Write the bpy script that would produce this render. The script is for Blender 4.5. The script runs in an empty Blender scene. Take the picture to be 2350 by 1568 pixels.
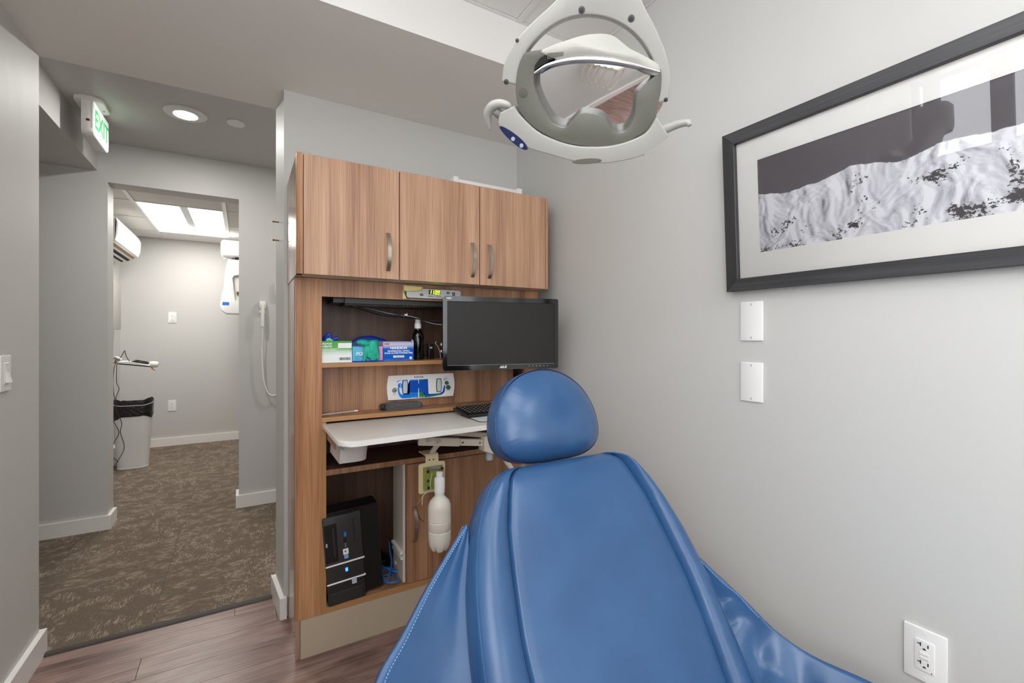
import bpy, bmesh, math, random
from mathutils import Vector, Matrix, noise

SC = bpy.context.scene
COL = SC.collection
random.seed(7)

# ------------------------------------------------------------------ camera, world, exposure
F_PX, CX, HY, CAM_H = 1046.0, 1175.0, 772.0, 1.2
TH = math.atan(617.0 / 1046.0)
SN, CS = math.sin(TH), math.cos(TH)
cam_d = bpy.data.cameras.new('camera')
cam = bpy.data.objects.new('camera', cam_d)
COL.objects.link(cam)
cam_d.sensor_width = 36.0
cam_d.sensor_fit = 'HORIZONTAL'
cam_d.lens = 36.0 * F_PX / 2350.0
cam_d.shift_y = (HY - 784.0) / 2350.0
cam_d.clip_start = 0.02
cam.location = (0, 0, CAM_H)
cam.rotation_euler = (math.pi / 2, 0, -TH)
SC.camera = cam
wd = bpy.data.worlds.new('world')
SC.world = wd
wd.use_nodes = True
wd.node_tree.nodes['Background'].inputs[0].default_value = (0.8, 0.85, 1, 1)
wd.node_tree.nodes['Background'].inputs[1].default_value = 0.05
SC.view_settings.view_transform = 'Standard'
SC.view_settings.look = 'None'
SC.view_settings.gamma = 1
SC.view_settings.use_curve_mapping = False
SC.view_settings.exposure = 0.22
ROOM_LIGHT = 4.6      # emission of the ceiling troffers in the room
HALL_LIGHT = 300.0     # emission of the hall downlight lens
FAR_LIGHT = 12.0       # emission of the troffer in the far room
WINDOW_LIGHT = 5.0    # daylight on the frosted high window in the left wall
ADDED_REAR_LIGHT = 1.8      # glow of the unseen window added behind the camera to brighten the soffit
ADDED_SIDE_LIGHT = 5.2      # glow of the unseen tall left window added for chair highlights
SC.cycles.max_bounces = 10
SC.cycles.diffuse_bounces = 6
SC.cycles.sample_clamp_indirect = 6.0


# ------------------------------------------------------------------ helpers
def lin(c):
    o = []
    for v in c[:3]:
        v = v / 255.0
        o.append(v / 12.92 if v <= 0.04045 else ((v + 0.055) / 1.055) ** 2.4)
    return (o[0], o[1], o[2], 1.0)


def nodes(name):
    m = bpy.data.materials.new(name)
    m.use_nodes = True
    nt = m.node_tree
    return m, nt, nt.nodes['Principled BSDF']


def nd(nt, t, **kw):
    n = nt.nodes.new(t)
    for k, v in kw.items():
        if k.startswith('i_'):
            key = k[2:]
            key = int(key) if key.isdigit() else key
            n.inputs[key].default_value = v
        else:
            setattr(n, k, v)
    return n


def mat(name, col, rough=0.5, metal=0.0, spec=0.5, bump=None, emit=None, coat=0.0, trans=0.0, alpha=1.0, sss=0.0, var=0.0):
    m, nt, p = nodes(name)
    p.inputs['Base Color'].default_value = lin(col)
    p.inputs['Roughness'].default_value = rough
    p.inputs['Metallic'].default_value = metal
    p.inputs['Specular IOR Level'].default_value = spec
    p.inputs['Coat Weight'].default_value = coat
    p.inputs['Coat Roughness'].default_value = 0.08
    p.inputs['Transmission Weight'].default_value = trans
    p.inputs['Alpha'].default_value = alpha
    if sss:
        p.inputs['Subsurface Weight'].default_value = sss
        p.inputs['Subsurface Scale'].default_value = 0.02
    if emit:
        p.inputs['Emission Color'].default_value = lin(emit[0])
        p.inputs['Emission Strength'].default_value = emit[1]
    if bump or var:
        tc = nd(nt, 'ShaderNodeTexCoord')
    if bump:
        n = nd(nt, 'ShaderNodeTexNoise', i_Scale=bump[0], i_Detail=3.0)
        nt.links.new(tc.outputs['Object'], n.inputs['Vector'])
        b = nd(nt, 'ShaderNodeBump', i_Strength=bump[1], i_Distance=bump[2] if len(bump) > 2 else 0.002)
        nt.links.new(n.outputs['Fac'], b.inputs['Height'])
        nt.links.new(b.outputs['Normal'], p.inputs['Normal'])
    if var:
        n2 = nd(nt, 'ShaderNodeTexNoise', i_Scale=4.0, i_Detail=2.0)
        nt.links.new(tc.outputs['Object'], n2.inputs['Vector'])
        mx = nd(nt, 'ShaderNodeMix', data_type='RGBA', blend_type='MIX')
        a = lin(col)
        mx.inputs[6].default_value = tuple(x * (1 - var) for x in a[:3]) + (1,)
        mx.inputs[7].default_value = tuple(min(1, x * (1 + var)) for x in a[:3]) + (1,)
        nt.links.new(n2.outputs['Fac'], mx.inputs[0])
        nt.links.new(mx.outputs[2], p.inputs['Base Color'])
    return m


def ramp(nt, stops):
    r = nd(nt, 'ShaderNodeValToRGB')
    e = r.color_ramp.elements
    e[0].position, e[0].color = stops[0][0], lin(stops[0][1])
    e[-1].position, e[-1].color = min(1.0, stops[-1][0]), lin(stops[-1][1])
    for pos, c in stops[1:-1]:
        q = e.new(pos)
        q.color = lin(c)
    return r


def wood(name, dark, mid, light, axis=2, fine=90.0, rough=0.42, bump=0.12, warp=0.0, per_obj=True):
    """laminate with straight grain along one axis"""
    m, nt, p = nodes(name)
    tc = nd(nt, 'ShaderNodeTexCoord')
    oi = nd(nt, 'ShaderNodeObjectInfo')
    mul = nd(nt, 'ShaderNodeVectorMath', operation='SCALE')
    mul.inputs[0].default_value = (37.0, 23.0, 11.0)
    if per_obj:
        nt.links.new(oi.outputs['Random'], mul.inputs['Scale'])
    else:
        mul.inputs['Scale'].default_value = 0.3
    add = nd(nt, 'ShaderNodeVectorMath', operation='ADD')
    nt.links.new(tc.outputs['Object'], add.inputs[0])
    nt.links.new(mul.outputs[0], add.inputs[1])

    def grain(sc, along, detail, dist=0.0):
        mp = nd(nt, 'ShaderNodeMapping')
        s = [sc, sc, sc]
        s[axis] = along
        mp.inputs['Scale'].default_value = s
        nt.links.new(add.outputs[0], mp.inputs['Vector'])
        n = nd(nt, 'ShaderNodeTexNoise', i_Scale=1.0, i_Detail=detail, i_Distortion=dist)
        nt.links.new(mp.outputs[0], n.inputs['Vector'])
        return n
    g1 = grain(fine * 3.0, 4.0, 3.0)
    g2 = grain(fine * 0.32, 0.9 + warp * 2, 3.0, warp)
    g3 = grain(7.0, 0.5 + warp, 2.0, warp)
    a = nd(nt, 'ShaderNodeMath', operation='MULTIPLY', i_1=0.34)
    nt.links.new(g1.outputs['Fac'], a.inputs[0])
    b = nd(nt, 'ShaderNodeMath', operation='MULTIPLY_ADD', i_1=0.36)
    nt.links.new(g2.outputs['Fac'], b.inputs[0])
    nt.links.new(a.outputs[0], b.inputs[2])
    c = nd(nt, 'ShaderNodeMath', operation='MULTIPLY_ADD', i_1=0.30)
    nt.links.new(g3.outputs['Fac'], c.inputs[0])
    nt.links.new(b.outputs[0], c.inputs[2])
    r = ramp(nt, [(0.36, dark), (0.5, mid), (0.64, light)])
    nt.links.new(c.outputs[0], r.inputs[0])
    nt.links.new(r.outputs[0], p.inputs['Base Color'])
    p.inputs['Roughness'].default_value = rough
    bp = nd(nt, 'ShaderNodeBump', i_Strength=bump, i_Distance=0.0008)
    nt.links.new(g1.outputs['Fac'], bp.inputs['Height'])
    nt.links.new(bp.outputs['Normal'], p.inputs['Normal'])
    return m


W = {}   # world matrices of the parents


def root(name, label, cat, loc=(0, 0, 0), rotz=0.0, group=None):
    o = bpy.data.objects.new(name, None)
    COL.objects.link(o)
    o.empty_display_size = 0.05
    o.location = loc
    o.rotation_euler = (0, 0, rotz)
    W[o] = Matrix.Translation(Vector(loc)) @ Matrix.Rotation(rotz, 4, 'Z')
    o['label'] = label
    o['category'] = cat
    if group:
        o['group'] = group
    return o


def obj(name, bm, m, parent=None, label=None, cat=None, group=None, kind=None, angle=35, smooth=True, xf=None):
    """link the bmesh (built in world coordinates) as one mesh object with its origin at its base"""
    if xf is not None:
        bmesh.ops.transform(bm, matrix=xf, verts=bm.verts[:])
    bmesh.ops.recalc_face_normals(bm, faces=bm.faces[:])
    me = bpy.data.meshes.new(name)
    xs = [v.co for v in bm.verts]
    lo = Vector((min(v.x for v in xs), min(v.y for v in xs), min(v.z for v in xs)))
    hi = Vector((max(v.x for v in xs), max(v.y for v in xs), max(v.z for v in xs)))
    c = Vector(((lo.x + hi.x) / 2, (lo.y + hi.y) / 2, lo.z))
    bmesh.ops.translate(bm, vec=-c, verts=bm.verts[:])
    bm.to_mesh(me)
    bm.free()
    if smooth:
        me.shade_smooth()
        me.set_sharp_from_angle(angle=math.radians(angle))
    o = bpy.data.objects.new(name, me)
    COL.objects.link(o)
    if isinstance(m, (list, tuple)):
        for q in m:
            me.materials.append(q)
    else:
        me.materials.append(m)
    o.location = c
    W[o] = Matrix.Translation(c)
    if parent is not None:
        o.parent = parent
        o.matrix_parent_inverse = W[parent].inverted()
    if label:
        o['label'] = label
    if cat:
        o['category'] = cat
    if group:
        o['group'] = group
    if kind:
        o['kind'] = kind
    return o


def B():
    return bmesh.new()


def box(bm, x0, x1, y0, y1, z0, z1, bev=0.0, seg=2, xf=None):
    t = bmesh.new() if (bev or xf) else bm
    v = [t.verts.new(c) for c in ((x0, y0, z0), (x1, y0, z0), (x1, y1, z0), (x0, y1, z0),
                                  (x0, y0, z1), (x1, y0, z1), (x1, y1, z1), (x0, y1, z1))]
    for f in ((0, 3, 2, 1), (4, 5, 6, 7), (0, 1, 5, 4), (1, 2, 6, 5), (2, 3, 7, 6), (3, 0, 4, 7)):
        t.faces.new([v[i] for i in f])
    if t is not bm:
        if bev:
            bmesh.ops.bevel(t, geom=t.edges[:], offset=bev, segments=seg, affect='EDGES', profile=0.5, clamp_overlap=True)
        if xf is not None:
            bmesh.ops.transform(t, matrix=xf, verts=t.verts[:])
        merge(bm, t)
    return bm


def merge(bm, t):
    mp = {v: bm.verts.new(v.co) for v in t.verts}
    for f in t.faces:
        try:
            bm.faces.new([mp[v] for v in f.verts])
        except ValueError:
            pass
    t.free()


def V(*a):
    return Vector(a)


def catmull(pts, n=8, closed=False):
    P = [Vector(p) for p in pts]
    out = []
    N = len(P)
    rng = range(N) if closed else range(N - 1)
    for i in rng:
        if closed:
            p0, p1, p2, p3 = P[i - 1], P[i], P[(i + 1) % N], P[(i + 2) % N]
        else:
            p0, p1, p2, p3 = P[max(i - 1, 0)], P[i], P[i + 1], P[min(i + 2, N - 1)]
        for k in range(n):
            t = k / n
            out.append(0.5 * ((2 * p1) + (p2 - p0) * t + (2 * p0 - 5 * p1 + 4 * p2 - p3) * t * t + (3 * p1 - p0 - 3 * p2 + p3) * t ** 3))
    if not closed:
        out.append(P[-1])
    return out


def grid(bm, rows, close_u=False, close_v=False, cap0=False, cap1=False):
    vs = [[bm.verts.new(p) for p in r] for r in rows]
    n = len(vs[0])
    for i in range(len(vs) if close_v else len(vs) - 1):
        a, b = vs[i], vs[(i + 1) % len(vs)]
        for j in range(n if close_u else n - 1):
            k = (j + 1) % n
            bm.faces.new((a[j], a[k], b[k], b[j]))
    if cap0:
        bm.faces.new(vs[0][::-1])
    if cap1:
        bm.faces.new(vs[-1])
    return vs


def tube(bm, pts, r, n=8, caps=True, flat=1.0, up=None):
    P = [Vector(p) for p in pts]
    rr = r if isinstance(r, (list, tuple)) else [r] * len(P)
    rows = []
    prev = None
    for i, p in enumerate(P):
        t = (P[min(i + 1, len(P) - 1)] - P[max(i - 1, 0)]).normalized()
        if prev is None:
            h = up or (Vector((0, 0, 1)) if abs(t.z) < 0.9 else Vector((1, 0, 0)))
            u = t.cross(h).normalized()
        else:
            u = (prev - t * prev.dot(t)).normalized()
        prev = u
        w = t.cross(u)
        rows.append([p + (u * math.cos(2 * math.pi * k / n) + w * math.sin(2 * math.pi * k / n) * flat) * rr[i] for k in range(n)])
    grid(bm, rows, close_u=True, cap0=caps, cap1=caps)
    return bm


def lathe(bm, prof, c, n=24, axis=Vector((0, 0, 1)), mod=None):
    axis = Vector(axis).normalized()
    h = Vector((1, 0, 0)) if abs(axis.x) < 0.9 else Vector((0, 1, 0))
    u = (h - axis * h.dot(axis)).normalized()
    w = axis.cross(u)
    c = Vector(c)
    rows = []
    for r, z in prof:
        rows.append([c + axis * z + (u * math.cos(2 * math.pi * k / n) + w * math.sin(2 * math.pi * k / n)) * (r * (mod(k / n, z) if mod else 1)) for k in range(n)])
    grid(bm, rows, close_u=True, cap0=True, cap1=True)
    return bm


def prism(bm, pts, vec, bev=0.0, seg=2):
    t = bmesh.new()
    vec = Vector(vec)
    a = [t.verts.new(Vector(p)) for p in pts]
    b = [t.verts.new(Vector(p) + vec) for p in pts]
    n = len(a)
    t.faces.new(a[::-1])
    t.faces.new(b)
    for i in range(n):
        j = (i + 1) % n
        t.faces.new((a[i], a[j], b[j], b[i]))
    if bev:
        es = [e for e in t.edges if (e.verts[0] in a) == (e.verts[1] in a)] if False else None
        sa = set(a)
        sb = set(b)
        es = [e for e in t.edges if (e.verts[0] in sa and e.verts[1] in sa) or (e.verts[0] in sb and e.verts[1] in sb)]
        bmesh.ops.bevel(t, geom=es, offset=bev, segments=seg, affect='EDGES', profile=0.5, clamp_overlap=True)
    bmesh.ops.triangulate(t, faces=[f for f in t.faces if len(f.verts) > 4])
    merge(bm, t)
    return bm


def strip(bm, A, Bc, vec, closed=False, bev=0.0, seg=2):
    """thick band between two curves with the same number of points, extruded along vec"""
    t = bmesh.new()
    vec = Vector(vec)
    a0 = [t.verts.new(Vector(p)) for p in A]
    b0 = [t.verts.new(Vector(p)) for p in Bc]
    a1 = [t.verts.new(Vector(p) + vec) for p in A]
    b1 = [t.verts.new(Vector(p) + vec) for p in Bc]
    n = len(a0)
    for i in range(n if closed else n - 1):
        j = (i + 1) % n
        t.faces.new((a0[i], b0[i], b0[j], a0[j]))
        t.faces.new((a1[i], a1[j], b1[j], b1[i]))
        t.faces.new((a0[i], a0[j], a1[j], a1[i]))
        t.faces.new((b0[i], b1[i], b1[j], b0[j]))
    if not closed:
        t.faces.new((a0[0], a1[0], b1[0], b0[0]))
        t.faces.new((a0[-1], b0[-1], b1[-1], a1[-1]))
    if bev:
        t.edges.ensure_lookup_table()
        bmesh.ops.recalc_face_normals(t, faces=t.faces[:])
        es = [e for e in t.edges if len(e.link_faces) == 2 and e.calc_face_angle(0) > 0.9]
        bmesh.ops.bevel(t, geom=es, offset=bev, segments=seg, affect='EDGES', profile=0.5, clamp_overlap=True)
    merge(bm, t)
    return bm


def rrect(w, h, r, n=5):
    """rounded rectangle outline, centred"""
    out = []
    for cx_, cy_, a0 in ((w / 2 - r, h / 2 - r, 0), (-w / 2 + r, h / 2 - r, 90), (-w / 2 + r, -h / 2 + r, 180), (w / 2 - r, -h / 2 + r, 270)):
        for k in range(n + 1):
            a = math.radians(a0 + 90 * k / n)
            out.append((cx_ + r * math.cos(a), cy_ + r * math.sin(a)))
    return out


def on(o, u, v, pts):
    o, u, v = Vector(o), Vector(u), Vector(v)
    return [o + u * p[0] + v * p[1] for p in pts]


def circ(r, n=20, ry=None):
    return [(r * math.cos(2 * math.pi * k / n), (ry or r) * math.sin(2 * math.pi * k / n)) for k in range(n)]


def text(s, size, o, u, v, m, parent, name='lettering', align='CENTER', ext=0.0002, space=1.0, shear=0.0, bold=0.0):
    cu = bpy.data.curves.new('t', 'FONT')
    cu.body = s
    cu.size = size
    cu.align_x = align
    cu.align_y = 'CENTER'
    cu.extrude = ext
    cu.space_character = space
    cu.shear = shear
    cu.offset = bold
    to = bpy.data.objects.new('t', cu)
    COL.objects.link(to)
    dg = bpy.context.evaluated_depsgraph_get()
    me = bpy.data.meshes.new_from_object(to.evaluated_get(dg))
    bpy.data.objects.remove(to)
    bm = bmesh.new()
    bm.from_mesh(me)
    bpy.data.meshes.remove(me)
    u, v = Vector(u).normalized(), Vector(v).normalized()
    w = u.cross(v)
    M = Matrix(((u.x, v.x, w.x, o[0]), (u.y, v.y, w.y, o[1]), (u.z, v.z, w.z, o[2]), (0, 0, 0, 1)))
    bmesh.ops.transform(bm, matrix=M, verts=bm.verts[:])
    return obj(name, bm, m, parent, smooth=False)


X, Y, Z = Vector((1, 0, 0)), Vector((0, 1, 0)), Vector((0, 0, 1))

# ------------------------------------------------------------------ materials
M = {}
M['wall'] = mat('wall_paint', (204, 203, 199), 0.55, bump=(160, 0.12, 0.0015))
M['wall_white'] = mat('wall_paint_soffit', (236, 233, 229), 0.55, bump=(160, 0.08, 0.0015))
M['hallpaint'] = mat('hall_paint', (202, 200, 198), 0.5, bump=(160, 0.10, 0.0015))
M['trim'] = mat('trim_paint', (238, 236, 232), 0.35)
M['tile'] = mat('ceiling_tile', (232, 230, 226), 0.9, bump=(220, 0.3, 0.002))
M['grid'] = mat('ceiling_grid', (226, 225, 222), 0.4)
M['slot'] = mat('dark_gap', (20, 18, 17), 0.8)
M['cab'] = wood('cabinet_laminate', (152, 112, 88), (188, 147, 118), (210, 173, 144))
M['cab_warm'] = wood('cabinet_stile_laminate', (128, 82, 50), (172, 121, 80), (200, 152, 108), fine=60)
M['cab_shaded'] = wood('cabinet_laminate_shaded', (74, 52, 42), (98, 71, 57), (118, 88, 70))  # cabinet laminate darkened to paint in the shade of the open compartments
M['cab_back'] = wood('cabinet_back_laminate', (118, 82, 58), (160, 117, 86), (190, 148, 114))
M['cab_side'] = wood('cabinet_side_laminate', (128, 96, 80), (160, 128, 110), (184, 154, 136), rough=0.2)
M['edge'] = mat('shelf_edge_band', (176, 130, 84), 0.4)
M['under'] = mat('cabinet_underside', (196, 182, 166), 0.5)
M['kick'] = mat('kick_panel', (186, 170, 148), 0.4)
M['metal'] = mat('brushed_nickel', (190, 184, 172), 0.28, metal=1.0)
M['brass'] = mat('brass', (150, 115, 60), 0.35, metal=1.0)
M['steel'] = mat('steel', (180, 180, 180), 0.35, metal=1.0)
M['white'] = mat('white_plastic', (240, 239, 236), 0.35)
M['whitetop'] = mat('solid_surface_white', (236, 233, 228), 0.35, var=0.02)
M['ivory'] = mat('ivory_plastic', (226, 216, 200), 0.4)
M['cream'] = mat('cream_metal', (224, 206, 166), 0.4)
M['grey'] = mat('grey_plastic', (170, 176, 184), 0.4)
M['hose'] = mat('grey_hose', (205, 196, 184), 0.5)
M['black'] = mat('black_plastic', (18, 18, 19), 0.35)
M['blackgloss'] = mat('black_gloss', (12, 12, 13), 0.12, coat=0.5)
M['blackmatte'] = mat('black_matte', (24, 23, 23), 0.6)
M['darkgrey'] = mat('dark_grey', (48, 46, 46), 0.4)
M['rubber'] = mat('rubber_strip', (62, 56, 50), 0.6)
M['screen'] = mat('screen_glass', (40, 38, 37), 0.45, spec=0.3)
M['lens'] = mat('light_lens', (255, 255, 255), 0.5, emit=((252, 252, 252), ROOM_LIGHT))
M['daylight'] = mat('frosted_daylight', (245, 248, 250), 0.4, emit=((246, 250, 255), WINDOW_LIGHT))
M['fill_rear'] = mat('added_rear_fill', (245, 248, 250), 0.4, emit=((246, 250, 255), ADDED_REAR_LIGHT))
M['fill_side'] = mat('added_side_fill', (245, 248, 250), 0.4, emit=((246, 250, 255), ADDED_SIDE_LIGHT))
M['mullion'] = mat('window_mullion', (92, 88, 86), 0.5)
M['lens_far'] = mat('light_lens_far', (255, 255, 255), 0.5, emit=((255, 253, 248), FAR_LIGHT))
M['lens_hall'] = mat('light_lens_hall', (255, 255, 255), 0.5, emit=((255, 253, 248), HALL_LIGHT))
M['chrome'] = mat('chrome', (235, 235, 236), 0.03, metal=1.0)
M['lampwhite'] = mat('lamp_white', (164, 162, 156), 0.3)
M['lampgrey'] = mat('lamp_textured_grey', (98, 97, 88), 0.45, bump=(420, 0.35, 0.001))
M['hood'] = mat('lamp_hood_white', (176, 174, 166), 0.3, bump=(420, 0.3, 0.001))
M['navy'] = mat('navy_panel', (22, 32, 78), 0.3)
M['frame'] = wood('picture_frame_wood', (44, 44, 46), (56, 56, 58), (72, 72, 74), axis=1, rough=0.4)
M['frame_v'] = wood('picture_frame_wood_upright', (44, 44, 46), (56, 56, 58), (72, 72, 74), axis=2, rough=0.4)
M['mat_board'] = mat('mat_board', (246, 243, 238), 0.7)
M['text_white'] = mat('print_white', (245, 245, 245), 0.5)
M['text_black'] = mat('print_black', (25, 25, 28), 0.5)
M['blue_print'] = mat('print_blue', (4, 84, 190), 0.5, spec=0.2)
M['blue_light'] = mat('print_light_blue', (20, 132, 232), 0.5, spec=0.2)
M['green_print'] = mat('print_green', (14, 138, 60), 0.35)
M['green_dark'] = mat('print_dark_green', (20, 92, 62), 0.35)
M['teal'] = mat('teal_glove', (22, 178, 150), 0.5)
M['glove_blue'] = mat('blue_glove', (24, 52, 170), 0.45)
M['mint'] = mat('mint_glove', (130, 205, 165), 0.5)
M['bottle'] = mat('bottle_plastic', (232, 228, 218), 0.4, sss=0.3)
M['cable_blue'] = mat('blue_cable', (24, 120, 214), 0.4)
M['led'] = mat('blue_led', (40, 80, 255), 0.4, emit=((40, 90, 255), 6.0))
M['digits'] = mat('clock_digits', (220, 255, 60), 0.4, emit=((214, 245, 50), 2.2))
M['exit_green'] = mat('exit_green', (20, 190, 90), 0.4, emit=((10, 200, 80), 0.5))
M['exit_face'] = mat('exit_face', (235, 240, 235), 0.4, emit=((235, 245, 238), 0.4))
M['red'] = mat('red_lamp', (120, 14, 26), 0.3)
M['note'] = mat('sticky_note', (232, 218, 150), 0.7)
M['liner'] = mat('bin_liner', (26, 25, 26), 0.25, bump=(40, 0.8, 0.01))
M['can'] = mat('bin_white', (226, 226, 224), 0.45)
M['pcb'] = mat('green_board', (140, 150, 70), 0.4, var=0.4)


def carpet_mat():
    m, nt, p = nodes('carpet_tile')
    tc = nd(nt, 'ShaderNodeTexCoord')
    oi = nd(nt, 'ShaderNodeObjectInfo')
    sc = nd(nt, 'ShaderNodeVectorMath', operation='SCALE')
    sc.inputs[0].default_value = (31.0, 17.0, 5.0)
    nt.links.new(oi.outputs['Random'], sc.inputs['Scale'])
    ad = nd(nt, 'ShaderNodeVectorMath', operation='ADD')
    nt.links.new(tc.outputs['Object'], ad.inputs[0])
    nt.links.new(sc.outputs[0], ad.inputs[1])

    def nz(scale, detail=2.0):
        mp = nd(nt, 'ShaderNodeMapping')
        mp.inputs['Scale'].default_value = scale
        nt.links.new(ad.outputs[0], mp.inputs['Vector'])
        n = nd(nt, 'ShaderNodeTexNoise', i_Scale=1.0, i_Detail=detail)
        nt.links.new(mp.outputs[0], n.inputs['Vector'])
        return n
    fine = nz((420, 420, 420), 1.0)
    dash = nz((32, 300, 60), 1.0)
    dash2 = nz((190, 40, 60), 1.0)
    patch = nz((13, 17, 5), 2.0)
    big = nz((3.0, 4.0, 3.0), 2.0)

    def thr(n, lo, hi):
        q = nd(nt, 'ShaderNodeMapRange', i_1=lo, i_2=hi)
        nt.links.new(n.outputs['Fac'], q.inputs[0])
        return q
    d1 = thr(dash, 0.50, 0.60)
    d2 = thr(patch, 0.47, 0.58)
    mu = nd(nt, 'ShaderNodeMath', operation='MULTIPLY')
    nt.links.new(d1.outputs[0], mu.inputs[0])
    nt.links.new(d2.outputs[0], mu.inputs[1])
    d3 = thr(dash2, 0.56, 0.66)
    d4 = thr(big, 0.50, 0.62)
    mu2 = nd(nt, 'ShaderNodeMath', operation='MULTIPLY')
    nt.links.new(d3.outputs[0], mu2.inputs[0])
    nt.links.new(d4.outputs[0], mu2.inputs[1])
    mxx = nd(nt, 'ShaderNodeMath', operation='MAXIMUM')
    nt.links.new(mu.outputs[0], mxx.inputs[0])
    nt.links.new(mu2.outputs[0], mxx.inputs[1])
    r0 = ramp(nt, [(0.3, (96, 85, 74)), (0.7, (130, 116, 102))])
    nt.links.new(fine.outputs['Fac'], r0.inputs[0])
    mix = nd(nt, 'ShaderNodeMix', data_type='RGBA')
    nt.links.new(r0.outputs[0], mix.inputs[6])
    mix.inputs[7].default_value = lin((186, 171, 153))
    sc2 = nd(nt, 'ShaderNodeMath', operation='MULTIPLY', i_1=0.65)
    nt.links.new(mxx.outputs[0], sc2.inputs[0])
    nt.links.new(sc2.outputs[0], mix.inputs[0])
    nt.links.new(mix.outputs[2], p.inputs['Base Color'])
    p.inputs['Roughness'].default_value = 0.95
    p.inputs['Specular IOR Level'].default_value = 0.1
    bp = nd(nt, 'ShaderNodeBump', i_Strength=0.5, i_Distance=0.003)
    nt.links.new(fine.outputs['Fac'], bp.inputs['Height'])
    nt.links.new(bp.outputs['Normal'], p.inputs['Normal'])
    return m


def leather_mat():
    m, nt, p = nodes('blue_leather')
    p.inputs['Base Color'].default_value = lin((44, 83, 128))
    p.inputs['Roughness'].default_value = 0.30
    p.inputs['Specular IOR Level'].default_value = 0.6
    tc = nd(nt, 'ShaderNodeTexCoord')
    n = nd(nt, 'ShaderNodeTexNoise', i_Scale=340.0, i_Detail=2.0)
    nt.links.new(tc.outputs['Object'], n.inputs['Vector'])
    n2 = nd(nt, 'ShaderNodeTexNoise', i_Scale=9.0, i_Detail=2.0)
    nt.links.new(tc.outputs['Object'], n2.inputs['Vector'])
    b = nd(nt, 'ShaderNodeBump', i_Strength=0.14, i_Distance=0.001)
    nt.links.new(n.outputs['Fac'], b.inputs['Height'])
    b2 = nd(nt, 'ShaderNodeBump', i_Strength=0.10, i_Distance=0.02)
    nt.links.new(n2.outputs['Fac'], b2.inputs['Height'])
    nt.links.new(b.outputs['Normal'], b2.inputs['Normal'])
    nt.links.new(b2.outputs['Normal'], p.inputs['Normal'])
    r = ramp(nt, [(0.3, (43, 81, 125)), (0.7, (50, 90, 135))])
    nt.links.new(n2.outputs['Fac'], r.inputs[0])
    nt.links.new(r.outputs[0], p.inputs['Base Color'])
    return m


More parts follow.
